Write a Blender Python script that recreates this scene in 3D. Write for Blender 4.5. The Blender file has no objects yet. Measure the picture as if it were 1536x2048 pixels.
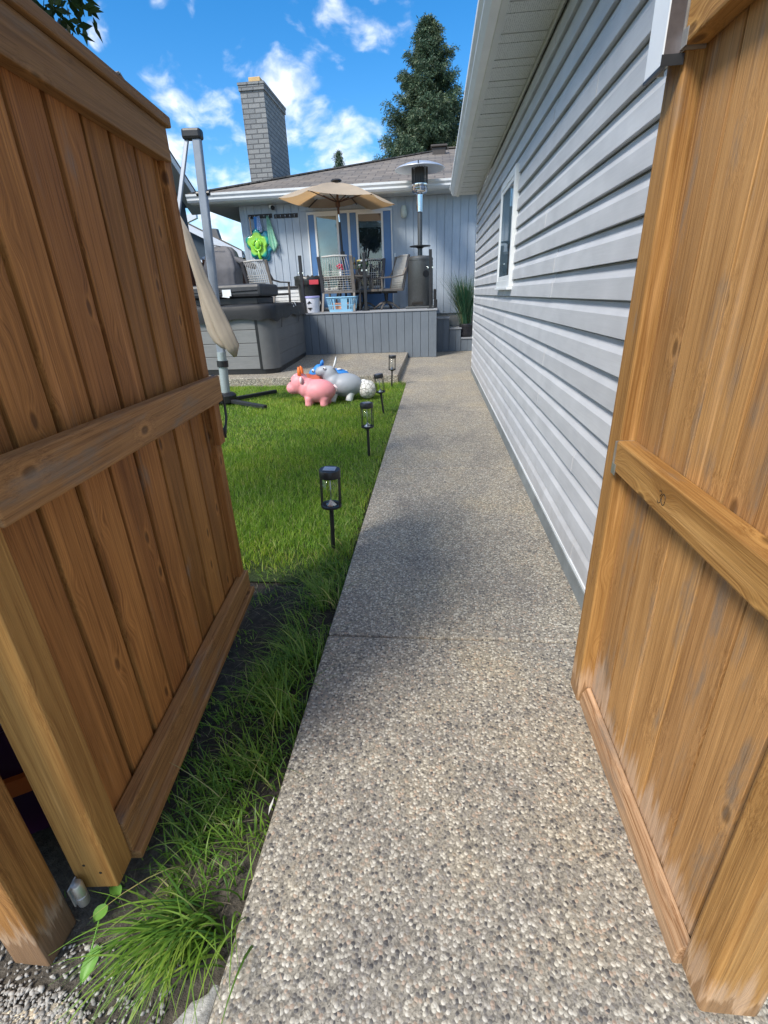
import bpy, bmesh, math, random
import numpy as np
from mathutils import Vector, Matrix, Euler
random.seed(7); RNG = np.random.default_rng(11)
R = math.radians
scene = bpy.context.scene
COL = scene.collection

# ------------------------------------------------------------------ camera
cd = bpy.data.cameras.new("camera"); cam = bpy.data.objects.new("camera", cd); COL.objects.link(cam)
cd.sensor_fit = 'VERTICAL'; cd.sensor_height = 36.0; cd.lens = 36.0*968.5/2048.0
cd.clip_start = 0.02; cd.clip_end = 2000
YAW, PITCH, ROLL = R(6.327), R(24.121), R(-2.26)
fw = Vector((-math.sin(YAW)*math.cos(PITCH), math.cos(YAW)*math.cos(PITCH), -math.sin(PITCH)))
rt = Vector((math.cos(YAW), math.sin(YAW), 0)); up = rt.cross(fw)
r2 = rt*math.cos(ROLL)+up*math.sin(ROLL); u2 = up*math.cos(ROLL)-rt*math.sin(ROLL)
cam.matrix_world = Matrix(((r2.x, u2.x, -fw.x, 0), (r2.y, u2.y, -fw.y, 0), (r2.z, u2.z, -fw.z, 1.35), (0, 0, 0, 1)))
scene.camera = cam

# ------------------------------------------------------------------ light, sky, exposure
EL = R(47.0); SX, SY = -0.63, -0.777                      # the sun stands behind the camera, to the left
sund = bpy.data.lights.new("sun", 'SUN'); sun = bpy.data.objects.new("sun", sund); COL.objects.link(sun)
sund.energy = 2.95; sund.angle = R(16); sund.color = (1.0, 0.94, 0.85)
sdir = Vector((SX*math.cos(EL), SY*math.cos(EL), math.sin(EL))).normalized()
sun.rotation_euler = sdir.to_track_quat('Z', 'Y').to_euler()
sun.location = (-8, -8, 12)
scene.view_settings.view_transform = 'Standard'; scene.view_settings.look = 'None'
scene.view_settings.gamma = 1.0; scene.view_settings.exposure = 0.62
scene.view_settings.use_curve_mapping = False

class NT:
    """small node helper"""
    def __init__(s, tree): s.t = tree; s.n = tree.nodes; s.l = tree.links
    def new(s, t, **k):
        nd = s.n.new(t)
        for a, b in k.items(): setattr(nd, a, b)
        return nd
    def set(s, sock, v):
        if isinstance(v, bpy.types.NodeSocket): s.l.new(v, sock)
        elif isinstance(v, (tuple, list)) and sock.type == 'RGBA' and len(v) == 3: sock.default_value = (*v, 1)
        else: sock.default_value = v
    def math(s, op, a, b=0.0, c=None, clamp=False):
        m = s.new('ShaderNodeMath', operation=op, use_clamp=clamp); s.set(m.inputs[0], a); s.set(m.inputs[1], b)
        if c is not None: s.set(m.inputs[2], c)
        return m.outputs[0]
    def mix(s, fac, a, b, mode='MIX'):
        m = s.new('ShaderNodeMix', data_type='RGBA', blend_type=mode); s.set(m.inputs[0], fac); s.set(m.inputs[6], a); s.set(m.inputs[7], b)
        return m.outputs[2]
    def ramp(s, fac, stops, interp='LINEAR'):
        r = s.new('ShaderNodeValToRGB'); s.set(r.inputs[0], fac); cr = r.color_ramp; cr.interpolation = interp
        while len(cr.elements) < len(stops): cr.elements.new(0.5)
        for e, (p, c) in zip(cr.elements, stops):
            e.position = p; e.color = (*c, 1) if isinstance(c, (tuple, list)) else (c, c, c, 1)
        return r.outputs[0]
    def smooth(s, v, a, b, lo=0.0, hi=1.0):
        m = s.new('ShaderNodeMapRange', interpolation_type='SMOOTHSTEP'); s.set(m.inputs[0], v)
        m.inputs[1].default_value = a; m.inputs[2].default_value = b; m.inputs[3].default_value = lo; m.inputs[4].default_value = hi
        return m.outputs[0]
    def noise(s, vec, scale, detail=4, rough=0.55, dist=0.0):
        n = s.new('ShaderNodeTexNoise'); 
        if vec is not None: s.set(n.inputs['Vector'], vec)
        n.inputs['Scale'].default_value = scale; n.inputs['Detail'].default_value = detail
        n.inputs['Roughness'].default_value = rough; n.inputs['Distortion'].default_value = dist
        return n.outputs[0]
    def vor(s, vec, scale, feature='F1', rnd=1.0, dims='3D'):
        v = s.new('ShaderNodeTexVoronoi', feature=feature, voronoi_dimensions=dims); s.set(v.inputs['Vector'], vec)
        v.inputs['Scale'].default_value = scale; v.inputs['Randomness'].default_value = rnd
        return v
    def vmath(s, op, a, b=(0, 0, 0)):
        m = s.new('ShaderNodeVectorMath', operation=op); s.set(m.inputs[0], a); s.set(m.inputs[1], b)
        return m
    def sep(s, v):
        x = s.new('ShaderNodeSeparateXYZ'); s.set(x.inputs[0], v); return x.outputs
    def comb(s, x, y, z):
        c = s.new('ShaderNodeCombineXYZ'); s.set(c.inputs[0], x); s.set(c.inputs[1], y); s.set(c.inputs[2], z); return c.outputs[0]
    def bump(s, h, strength, dist=0.01, normal=None):
        b = s.new('ShaderNodeBump'); s.set(b.inputs['Height'], h); b.inputs['Strength'].default_value = strength; b.inputs['Distance'].default_value = dist
        if normal is not None: s.set(b.inputs['Normal'], normal)
        return b.outputs[0]
    def obj(s): return s.new('ShaderNodeTexCoord').outputs['Object']
    def island(s): return s.new('ShaderNodeNewGeometry').outputs['Random Per Island']

w = bpy.data.worlds.new("World"); scene.world = w; w.use_nodes = True
def build_sky():
    T = NT(w.node_tree); T.n.clear()
    sky = T.new('ShaderNodeTexSky', sky_type='NISHITA'); sky.sun_disc = False
    sky.sun_elevation = EL; sky.sun_rotation = math.atan2(SX, SY); sky.altitude = 600; sky.air_density = 1.0; sky.dust_density = 0.6; sky.ozone_density = 2.0
    hs = T.new('ShaderNodeHueSaturation'); T.set(hs.inputs['Color'], sky.outputs[0]); hs.inputs['Saturation'].default_value = 1.42; hs.inputs['Value'].default_value = 1.05
    d = T.new('ShaderNodeTexCoord').outputs['Generated']
    warp = T.new('ShaderNodeTexNoise'); T.set(warp.inputs['Vector'], d); warp.inputs['Scale'].default_value = 8; warp.inputs['Detail'].default_value = 4
    off = T.vmath('SCALE', T.vmath('SUBTRACT', warp.outputs['Color'], (0.5, 0.5, 0.5)).outputs[0]); off.inputs['Scale'].default_value = 0.06
    dw = T.vmath('NORMALIZE', T.vmath('ADD', d, off.outputs[0]).outputs[0]).outputs[0]
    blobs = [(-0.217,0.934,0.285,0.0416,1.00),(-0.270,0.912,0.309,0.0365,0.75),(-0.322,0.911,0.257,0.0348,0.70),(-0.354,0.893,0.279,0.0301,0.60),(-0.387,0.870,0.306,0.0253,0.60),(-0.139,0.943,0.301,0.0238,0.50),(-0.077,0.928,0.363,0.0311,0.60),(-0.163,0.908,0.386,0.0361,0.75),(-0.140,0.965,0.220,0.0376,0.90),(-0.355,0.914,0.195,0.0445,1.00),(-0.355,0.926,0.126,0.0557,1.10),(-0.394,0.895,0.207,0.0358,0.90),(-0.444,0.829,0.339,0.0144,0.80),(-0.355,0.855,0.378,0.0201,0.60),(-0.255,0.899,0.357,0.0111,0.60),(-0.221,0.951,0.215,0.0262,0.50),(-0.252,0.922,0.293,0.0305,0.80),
             (0.5,-0.7,0.45,0.25,.8),(-0.6,-0.6,0.5,0.2,.7),(0.1,-0.9,0.35,0.3,.9),(0.1,-0.25,0.95,0.62,1.15),(-0.75,-0.35,0.6,0.42,1.1),(0.55,-0.35,0.75,0.4,1.1),(-0.2,-0.75,0.6,0.4,1.1),(-0.3,0.35,0.9,0.30,.9),(-0.9,0.2,0.35,.2,.9),(0.8,0.3,0.4,.25,.8)]  # clouds out of view; the broad overhead and rear ones added as fill light
    acc = None
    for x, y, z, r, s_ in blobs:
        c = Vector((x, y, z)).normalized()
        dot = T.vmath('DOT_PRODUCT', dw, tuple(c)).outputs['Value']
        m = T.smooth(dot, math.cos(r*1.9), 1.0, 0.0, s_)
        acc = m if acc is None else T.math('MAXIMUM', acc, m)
    st = T.vmath('MULTIPLY', dw, (1.0, 1.0, 1.7)).outputs[0]
    n1 = T.noise(st, 13, 7, 0.52, 0.15); n2 = T.noise(st, 34, 5, 0.5, 0.1)
    den = T.math('ADD', T.math('MULTIPLY', n1, 0.8), T.math('MULTIPLY', n2, 0.25))
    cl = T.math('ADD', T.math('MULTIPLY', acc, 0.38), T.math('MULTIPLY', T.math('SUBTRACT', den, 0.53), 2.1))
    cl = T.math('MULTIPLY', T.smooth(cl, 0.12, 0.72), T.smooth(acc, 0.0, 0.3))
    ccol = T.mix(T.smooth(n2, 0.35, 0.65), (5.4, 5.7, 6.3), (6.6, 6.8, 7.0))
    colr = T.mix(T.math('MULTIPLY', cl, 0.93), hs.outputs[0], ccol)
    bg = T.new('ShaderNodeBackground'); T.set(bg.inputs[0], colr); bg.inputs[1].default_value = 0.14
    out = T.new('ShaderNodeOutputWorld'); T.l.new(bg.outputs[0], out.inputs[0])
build_sky()

# ------------------------------------------------------------------ object helpers
ORG = {}
class MB:
    def __init__(s): s.v = []; s.f = []
    def add(s, vs, fs):
        o = len(s.v); s.v += [tuple(p) for p in vs]; s.f += [tuple(i+o for i in q) for q in fs]; return s
    def box(s, x0, x1, y0, y1, z0, z1):
        return s.add([(x, y, z) for x in (x0, x1) for y in (y0, y1) for z in (z0, z1)],
                     [(0, 1, 3, 2), (4, 6, 7, 5), (0, 4, 5, 1), (2, 3, 7, 6), (0, 2, 6, 4), (1, 5, 7, 3)])
    def obox(s, c, a, b, d):
        c, a, b, d = Vector(c), Vector(a), Vector(b), Vector(d)
        return s.add([c+i*a+j*b+k*d for i in (-1, 1) for j in (-1, 1) for k in (-1, 1)],
                     [(0, 1, 3, 2), (4, 6, 7, 5), (0, 4, 5, 1), (2, 3, 7, 6), (0, 2, 6, 4), (1, 5, 7, 3)])
    def bar(s, p, q, wd, th, upv=(0, 0, 1)):
        p, q = Vector(p), Vector(q); d = (q-p); u = Vector(upv); sd = d.cross(u)
        if sd.length < 1e-6: sd = d.cross(Vector((1, 0, 0)))
        sd.normalize(); n = sd.cross(d).normalized()
        return s.obox((p+q)/2, d/2, sd*wd/2, n*th/2)
    def tube(s, pts, r, n=8, caps=True, flat=1.0):
        pts = [Vector(p) for p in pts]; m = len(pts); rr = r if isinstance(r, (list, tuple)) else [r]*m
        vs = []; fs = []; t0 = (pts[1]-pts[0]).normalized()
        ref = Vector((0, 0, 1)) if abs(t0.z) < 0.9 else Vector((1, 0, 0))
        for i, p in enumerate(pts):
            t = (pts[min(i+1, m-1)]-pts[max(i-1, 0)]).normalized()
            a = t.cross(ref)
            if a.length < 1e-5: a = t.cross(Vector((0, 1, 0)))
            a.normalize(); b = a.cross(t)
            for k in range(n):
                an = 2*math.pi*k/n; vs.append(p+(a*math.cos(an)+b*math.sin(an)*flat)*rr[i])
        for i in range(m-1):
            for k in range(n): fs.append((i*n+k, i*n+(k+1) % n, (i+1)*n+(k+1) % n, (i+1)*n+k))
        if caps: fs.append(tuple(range(n-1, -1, -1))); fs.append(tuple((m-1)*n+k for k in range(n)))
        return s.add(vs, fs)
    def lathe(s, prof, c=(0, 0, 0), n=28, sx=1.0, sy=1.0):
        vs = []; fs = []; m = len(prof)
        for r, z in prof:
            for k in range(n):
                an = 2*math.pi*k/n; vs.append((c[0]+r*sx*math.cos(an), c[1]+r*sy*math.sin(an), c[2]+z))
        for i in range(m-1):
            for k in range(n): fs.append((i*n+k, i*n+(k+1) % n, (i+1)*n+(k+1) % n, (i+1)*n+k))
        if prof[0][0] > 1e-4: fs.append(tuple(range(n-1, -1, -1)))
        if prof[-1][0] > 1e-4: fs.append(tuple((m-1)*n+k for k in range(n)))
        return s.add(vs, fs)
    def prism(s, poly, vec):
        n = len(poly); vec = Vector(vec); a = [Vector(p) for p in poly]
        return s.add(a+[p+vec for p in a], [tuple(range(n-1, -1, -1)), tuple(range(n, 2*n))]+[(i, (i+1) % n, n+(i+1) % n, n+i) for i in range(n)])
    def ell(s, c, r, n=16, rot=None):
        vs = []; fs = []; m = n//2
        for i in range(m+1):
            th = math.pi*i/m
            for k in range(n):
                ph = 2*math.pi*k/n
                p = Vector((r[0]*math.sin(th)*math.cos(ph), r[1]*math.sin(th)*math.sin(ph), r[2]*math.cos(th)))
                if rot is not None: p = Euler(rot).to_matrix() @ p
                vs.append(p+Vector(c))
        for i in range(m):
            for k in range(n): fs.append((i*n+k, (i+1)*n+k, (i+1)*n+(k+1) % n, i*n+(k+1) % n))
        return s.add(vs, fs)
    def build(s, name, mat, parent=None, smooth=False, bevel=0.0, label=None, merge=False, remesh=0.0, solid=0.0):
        me = bpy.data.meshes.new(name)
        og = Vector(ORG.get(parent.name, (0, 0, 0))) if parent is not None else Vector((0, 0, 0))
        me.from_pydata([(p[0]-og.x, p[1]-og.y, p[2]-og.z) for p in s.v], [], s.f)
        bm = bmesh.new(); bm.from_mesh(me)
        if merge: bmesh.ops.remove_doubles(bm, verts=bm.verts, dist=1e-5)
        bmesh.ops.recalc_face_normals(bm, faces=bm.faces); bm.to_mesh(me); bm.free()
        me.materials.append(mat)
        if smooth:
            me.polygons.foreach_set('use_smooth', [True]*len(me.polygons))
        o = bpy.data.objects.new(name, me); COL.objects.link(o)
        if parent is not None: o.parent = parent; ORG[o.name] = tuple(og)
        if remesh:
            rm = o.modifiers.new('join', 'REMESH'); rm.mode = 'VOXEL'; rm.voxel_size = remesh; rm.use_smooth_shade = True
            sm = o.modifiers.new('soft', 'SMOOTH'); sm.iterations = 6; sm.factor = 0.6
        if solid:
            so = o.modifiers.new('thick', 'SOLIDIFY'); so.thickness = solid
        if bevel:
            b = o.modifiers.new('edge', 'BEVEL'); b.width = bevel; b.segments = 2; b.limit_method = 'ANGLE'; b.angle_limit = R(40)
        if smooth == 'auto':
            me.polygons.foreach_set('use_smooth', [True]*len(me.polygons)); me.set_sharp_from_angle(angle=R(35))
        if label: o['label'] = label
        return o

def tag(o, label, cat, group=None, kind=None):
    if label: o['label'] = label
    if cat: o['category'] = cat
    if group: o['group'] = group
    if kind: o['kind'] = kind
    return o
def thing(name, label, cat, loc=(0, 0, 0), group=None, local=False):
    """an Empty at the thing's base; parts are given in world coordinates unless local"""
    o = bpy.data.objects.new(name, None); o.empty_display_size = 0.1; COL.objects.link(o); o.location = loc
    ORG[o.name] = (0, 0, 0) if local else tuple(loc)
    return tag(o, label, cat, group)
def struct(o): o['kind'] = 'structure'; return o
def copy_tree(o, parent=None):
    c = o.copy(); COL.objects.link(c)
    if parent is not None: c.parent = parent
    for ch in o.children: copy_tree(ch, c)
    return c
def np_mesh(name, V, Q, mat, smooth=False, parent=None):
    """V (n,3) array, Q (m,k) array of faces all with k corners"""
    me = bpy.data.meshes.new(name); m, k = Q.shape
    me.vertices.add(len(V)); me.vertices.foreach_set('co', np.ascontiguousarray(V, dtype=np.float32).ravel())
    me.loops.add(m*k); me.loops.foreach_set('vertex_index', np.ascontiguousarray(Q, dtype=np.int32).ravel())
    me.polygons.add(m); me.polygons.foreach_set('loop_start', np.arange(0, m*k, k, dtype=np.int32))
    try: me.polygons.foreach_set('loop_total', np.full(m, k, dtype=np.int32))
    except Exception: pass
    if smooth: me.polygons.foreach_set('use_smooth', np.ones(m, dtype=bool))
    me.update(calc_edges=True); me.validate()
    me.materials.append(mat)
    o = bpy.data.objects.new(name, me); COL.objects.link(o)
    if parent is not None: o.parent = parent
    return o

# ------------------------------------------------------------------ materials
def newmat(name):
    m = bpy.data.materials.new(name); m.use_nodes = True; T = NT(m.node_tree); T.n.clear()
    p = T.new('ShaderNodeBsdfPrincipled'); out = T.new('ShaderNodeOutputMaterial'); T.l.new(p.outputs[0], out.inputs[0])
    return m, T, p, out
def P(name, col, rough=0.5, metal=0.0, var=0.12, vscale=6.0, bump=0.0, bscale=60.0, spec=0.5, stretch=None, trans=0.0, coat=0.0, sss=0.0, tcol=None):
    m, T, p, out = newmat(name)
    o = T.obj()
    if stretch: o = T.vmath('MULTIPLY', o, stretch).outputs[0]
    n = T.noise(o, vscale, 6, 0.6)
    dark = tuple(c*(1-var) for c in col); lite = tuple(min(1, c*(1+var)) for c in col)
    T.set(p.inputs['Base Color'], T.ramp(n, [(0.3, dark), (0.7, lite)]))
    T.set(p.inputs['Roughness'], T.ramp(n, [(0.2, max(0.02, rough-0.08)), (0.8, min(1, rough+0.08))]))
    p.inputs['Metallic'].default_value = metal; p.inputs['Specular IOR Level'].default_value = spec
    if coat: p.inputs['Coat Weight'].default_value = coat
    if sss:
        p.inputs['Subsurface Weight'].default_value = sss; p.inputs['Subsurface Radius'].default_value = (0.05, 0.03, 0.03)
    if bump: T.set(p.inputs['Normal'], T.bump(T.noise(o, bscale, 5, 0.6), bump, 0.004))
    if trans:
        tr = T.new('ShaderNodeBsdfTranslucent'); T.set(tr.inputs[0], tcol or lite); mx = T.new('ShaderNodeMixShader'); mx.inputs[0].default_value = trans
        T.l.new(p.outputs[0], mx.inputs[1]); T.l.new(tr.outputs[0], mx.inputs[2]); T.l.new(mx.outputs[0], out.inputs[0])
    return m
def glass(name, tint=(0.9, 0.95, 0.95), clear=0.75, rough=0.02):
    m, T, p, out = newmat(name)
    g = T.new('ShaderNodeBsdfGlossy'); g.inputs['Roughness'].default_value = rough
    t = T.new('ShaderNodeBsdfTransparent'); T.set(t.inputs[0], tint)
    fr = T.new('ShaderNodeFresnel'); fr.inputs[0].default_value = 1.5
    mx = T.new('ShaderNodeMixShader'); T.set(mx.inputs[0], T.math('MULTIPLY', T.math('MAXIMUM', fr.outputs[0], 1-clear), T.math('SUBTRACT', 1.0, T.new('ShaderNodeNewGeometry').outputs['Backfacing']))); T.l.new(t.outputs[0], mx.inputs[1]); T.l.new(g.outputs[0], mx.inputs[2])
    T.l.new(mx.outputs[0], out.inputs[0]); return m
def wood(name, axis, light, dark, gray=0.0, bleach=None, knots=1.0, sc=1.0):
    """stained softwood: grain runs along axis; every board (mesh island) gets its own grain and tone"""
    m, T, p, out = newmat(name)
    o = T.sep(T.obj()); isl = T.island()
    g = o[axis]; a = o[(axis+1) % 3]; b = o[(axis+2) % 3]
    ofs = T.math('MULTIPLY', isl, 41.0); ofs2 = T.math('MULTIPLY', isl, 17.3)
    c = T.comb(T.math('ADD', a, ofs), T.math('ADD', b, ofs2), T.math('ADD', g, ofs))
    # knots push the grain aside
    kv = T.vor(T.comb(T.math('MULTIPLY', T.math('ADD', T.math('ADD', a, T.math('MULTIPLY', b, 0.8)), ofs), 6.5*sc), T.math('MULTIPLY', T.math('ADD', g, ofs), 3.0*sc), 0.0), 1.0, 'F1', 0.95, '2D')
    kd = kv.outputs['Distance']
    swell = T.math('MULTIPLY', T.smooth(kd, 0.26, 0.0), 0.022*knots)
    wob = T.noise(T.vmath('MULTIPLY', c, (3*sc, 3*sc, 0.9*sc)).outputs[0], 1.6, 3, 0.5)
    cs = T.sep(c)
    aw = T.math('ADD', T.math('ADD', cs[0], T.math('MULTIPLY', T.math('SUBTRACT', wob, 0.5), 0.012)), swell)
    cw = T.comb(aw, cs[1], T.math('MULTIPLY', cs[2], 0.014))
    fine = T.noise(T.vmath('MULTIPLY', cw, (1, 1, 0.9)).outputs[0], 260*sc, 3, 0.75)
    ring = T.noise(cw, 62*sc, 4, 0.6)
    broad = T.noise(T.vmath('MULTIPLY', c, (1, 1, 0.16)).outputs[0], 9*sc, 5, 0.6)
    f = T.math('ADD', T.math('ADD', T.math('MULTIPLY', fine, 0.72), T.math('MULTIPLY', ring, 0.46)), T.math('MULTIPLY', T.math('SUBTRACT', broad, 0.5), 0.55))
    mid = tuple((x+y)/2*1.04 for x, y in zip(light, dark))
    col = T.ramp(f, [(0.43, dark), (0.58, mid), (0.76, light)])
    tone = T.math('ADD', 0.79, T.math('MULTIPLY', isl, 0.42))
    tn = T.vmath('SCALE', col); T.set(tn.inputs['Scale'], tone); col = tn.outputs[0]
    hs = T.new('ShaderNodeHueSaturation'); T.set(hs.inputs['Color'], col); T.set(hs.inputs['Hue'], T.math('ADD', 0.497, T.math('MULTIPLY', T.math('FRACT', T.math('MULTIPLY', isl, 7.7)), 0.006))); col = hs.outputs[0]
    kn = T.smooth(kd, 0.085, 0.03, 0.0, knots); rim = T.math('MULTIPLY', T.smooth(kd, 0.15, 0.07), T.math('SUBTRACT', 1.0, kn), clamp=True)
    rare = T.math('GREATER_THAN', T.sep(kv.outputs['Color'])[0], 0.58)
    col = T.mix(T.math('MULTIPLY', T.math('MULTIPLY', rim, rare), 0.3*knots), col, tuple(min(1, x*1.35) for x in light))
    col = T.mix(T.math('MULTIPLY', T.math('MULTIPLY', kn, rare), 0.72), col, tuple(x*0.42 for x in dark))
    streak = T.smooth(T.noise(T.vmath('MULTIPLY', c, (16, 16, 0.9)).outputs[0], 1.0, 4, 0.6), 0.60, 0.74)
    col = T.mix(T.math('MULTIPLY', streak, 0.45), col, tuple(min(1, x*1.5+0.05) for x in light))
    if gray:
        gn = T.smooth(T.noise(T.vmath('MULTIPLY', c, (4, 4, 1.0)).outputs[0], 3, 5, 0.65), 0.62-0.3*gray, 0.82-0.3*gray)
        col = T.mix(T.math('MULTIPLY', gn, 0.8), col, (0.22, 0.17, 0.125))
    if bleach:
        z0, z1, bc = bleach
        bz = T.math('ADD', o[2], T.math('MULTIPLY', T.math('SUBTRACT', T.noise(T.vmath('MULTIPLY', c, (14, 14, 1.2)).outputs[0], 2.4, 5, 0.65), 0.5), 0.38))
        bz = T.math('ADD', bz, T.math('MULTIPLY', T.math('SUBTRACT', T.math('FRACT', T.math('MULTIPLY', isl, 13.7)), 0.4), 0.16))
        zm = (z0+z1)/2
        col = T.mix(T.smooth(bz, zm+0.035, zm-0.05, 0.0, 0.5), col, bc)
        dz = T.math('ADD', o[2], T.math('MULTIPLY', T.math('SUBTRACT', T.noise(T.vmath('MULTIPLY', c, (45, 45, 3)).outputs[0], 1.0, 4, 0.6), 0.5), 0.30))
        col = T.mix(T.smooth(dz, 0.06, 0.035, 0.0, 0.6), col, tuple(x*0.7 for x in dark))
    fib = T.noise(T.vmath('MULTIPLY', c, (150*sc, 150*sc, 2.6)).outputs[0], 1.0, 3, 0.6)
    col = T.mix(1.0, col, T.ramp(fib, [(0.32, (0.84, 0.83, 0.81)), (0.52, (1, 1, 1)), (0.70, (1.13, 1.13, 1.14))]), 'MULTIPLY')
    fleck = T.smooth(T.noise(T.vmath('MULTIPLY', c, (60, 60, 9)).outputs[0], 1.0, 4, 0.7), 0.64, 0.72)
    col = T.mix(T.math('MULTIPLY', fleck, 0.35), col, tuple(x*0.5 for x in dark))
    T.set(p.inputs['Base Color'], col)
    p.inputs['Roughness'].default_value = 0.62; p.inputs['Specular IOR Level'].default_value = 0.3
    h = T.math('SUBTRACT', T.math('ADD', T.math('MULTIPLY', fine, 0.6), T.math('MULTIPLY', ring, 0.6)), T.math('MULTIPLY', T.math('MULTIPLY', kn, rare), 0.6))
    T.set(p.inputs['Normal'], T.bump(h, 0.6, 0.004))
    return m
HON_L, HON_D = (0.50, 0.272, 0.10), (0.275, 0.134, 0.042)
GAT_L, GAT_D = (0.47, 0.205, 0.055), (0.195, 0.072, 0.016)
M = {}
M['fence_board'] = wood('fence board wood', 2, HON_L, HON_D, 0.36, (0.02, 0.30, (0.62, 0.46, 0.34)))
M['fence_post'] = wood('fence post wood', 2, (0.50, 0.27, 0.085), (0.27, 0.125, 0.03), 0.15, (0.0, 0.16, (0.6, 0.43, 0.3)))
M['fence_rail'] = wood('fence rail wood', 1, (0.52, 0.29, 0.09), (0.30, 0.145, 0.037), 0.1)
M['fence_sill'] = wood('worn bottom rail wood', 1, (0.50, 0.32, 0.19), (0.21, 0.098, 0.04), 0.5, None, 0.35)
M['gate_board'] = wood('gate board wood', 2, GAT_L, GAT_D, 0.06)      # gate parts are in local axes: x along the gate
M['gate_stile'] = wood('gate stile wood', 2, (0.50, 0.27, 0.075), (0.31, 0.145, 0.035), 0.0, None, 0.5)
M['gate_rail'] = wood('gate rail wood', 0, (0.45, 0.235, 0.085), (0.21, 0.096, 0.032), 0.28)
M['gate_groove'] = P('dark board groove', (0.055, 0.027, 0.013), 0.9, 0, 0.3, 30)
M['gate_cap'] = wood('gate cap wood', 0, (0.34, 0.18, 0.062), (0.2, 0.1, 0.03), 0.3)
M['left_post'] = wood('left post wood', 2, (0.44, 0.215, 0.06), (0.2, 0.085, 0.02), 0.25, (-0.02, 0.12, (0.5, 0.4, 0.3)))
M['old_fence'] = wood('boundary fence wood', 2, (0.22, 0.085, 0.045), (0.12, 0.042, 0.022), 0.1)

def aggregate(name, scale=78.0, tone=1.0, warm=0.0):
    m, T, p, out = newmat(name); o = T.obj()
    wv = T.new('ShaderNodeTexNoise'); T.set(wv.inputs['Vector'], o); wv.inputs['Scale'].default_value = 55
    wo = T.vmath('SCALE', T.vmath('SUBTRACT', wv.outputs['Color'], (.5, .5, .5)).outputs[0]); wo.inputs['Scale'].default_value = 0.005
    q = T.vmath('ADD', o, wo.outputs[0]).outputs[0]
    big = T.vor(q, scale, 'F1', 1.0); edge = T.vor(q, scale, 'DISTANCE_TO_EDGE', 1.0)
    sm = T.vor(T.vmath('ADD', q, (3.1, 1.7, 0)).outputs[0], scale*2.1, 'F1', 1.0)
    rc = T.sep(big.outputs['Color']); rs = T.sep(sm.outputs['Color'])
    k = tone
    peb = T.ramp(rc[0], [(0.0, (0.095*k, 0.09*k, 0.085*k)), (0.065, (0.15*k, 0.14*k, 0.125*k)), (0.20, (0.25*k, 0.23*k, 0.20*k)), (0.36, (0.40*k, 0.365*k, 0.30*k)),
                         (0.54, (0.31*k, 0.265*k, 0.205*k)), (0.67, (0.52*k, 0.485*k, 0.40*k)), (0.82, (0.40*k, 0.31*k, 0.235*k)), (0.92, (0.56*k, 0.525*k, 0.445*k))], 'CONSTANT')
    grit = T.ramp(rs[1], [(0.0, (0.13*k, 0.119*k, 0.10*k)), (0.4, (0.235*k, 0.214*k, 0.174*k)), (1.0, (0.36*k, 0.33*k, 0.27*k))])
    ispeb = T.math('MULTIPLY', T.smooth(big.outputs['Distance'], 0.66, 0.46), T.math('GREATER_THAN', rc[1], 0.06))
    col = T.mix(ispeb, grit, peb)
    st = T.noise(o, 0.9, 5, 0.6); st2 = T.noise(o, 3.7, 5, 0.65)
    col = T.mix(1.0, col, T.ramp(T.math('ADD', T.math('MULTIPLY', st, .6), T.math('MULTIPLY', st2, .4)), [(0.34, (0.70, 0.70, 0.73)), (0.50, (0.98, 0.97, 0.95)), (0.66, (1.16, 1.09, 0.95))]), 'MULTIPLY')
    T.set(p.inputs['Base Color'], col); p.inputs['Specular IOR Level'].default_value = 0.4
    T.set(p.inputs['Roughness'], T.mix(ispeb, (0.9, 0.9, 0.9), (0.5, 0.5, 0.5)))
    h = T.math('ADD', T.math('MULTIPLY', T.smooth(big.outputs['Distance'], 0.6, 0.1), ispeb), T.math('MULTIPLY', sm.outputs['Distance'], 0.25))
    T.set(p.inputs['Normal'], T.bump(h, 0.38, 0.005)); return m
M['aggregate'] = aggregate('exposed aggregate concrete', 108, 1.06)
M['patio'] = aggregate('patio aggregate concrete', 70, 1.0)
M['crushed'] = aggregate('crushed stone', 130, 1.35)
M['concrete'] = P('plain concrete', (0.36, 0.35, 0.32), 0.9, 0, 0.25, 5, 0.5, 90)
M['rough'] = P('rough pale concrete', (0.40, 0.385, 0.345), 0.9, 0, 0.4, 45, 1.0, 130)
M['found'] = P('grey foundation concrete', (0.20, 0.215, 0.21), 0.9, 0, 0.25, 4, 0.4, 60)

def soil():
    m, T, p, out = newmat('dark garden soil'); o = T.obj()
    n = T.noise(o, 38, 8, 0.7); n2 = T.noise(o, 4, 5, 0.6)
    c = T.ramp(n, [(0.3, (0.012, 0.010, 0.008)), (0.55, (0.042, 0.035, 0.027)), (0.75, (0.11, 0.095, 0.075))])
    c = T.mix(T.smooth(T.sep(o)[1], 1.15, 0.55, 0.0, 0.8), c, T.ramp(n, [(0.3, (0.07, 0.06, 0.045)), (0.7, (0.26, 0.225, 0.175))]))
    T.set(p.inputs['Base Color'], c); p.inputs['Roughness'].default_value = 0.95
    T.set(p.inputs['Normal'], T.bump(n, 1.0, 0.03)); return m
M['soil'] = soil()
def turf():
    m, T, p, out = newmat('turf underlayer'); o = T.obj()
    n = T.noise(o, 60, 6, 0.7)
    T.set(p.inputs['Base Color'], T.ramp(n, [(0.3, (0.02, 0.034, 0.008)), (0.7, (0.07, 0.11, 0.02))])); p.inputs['Roughness'].default_value = 0.95
    T.set(p.inputs['Normal'], T.bump(n, 1.0, 0.03)); return m
M['turf'] = turf()
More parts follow.
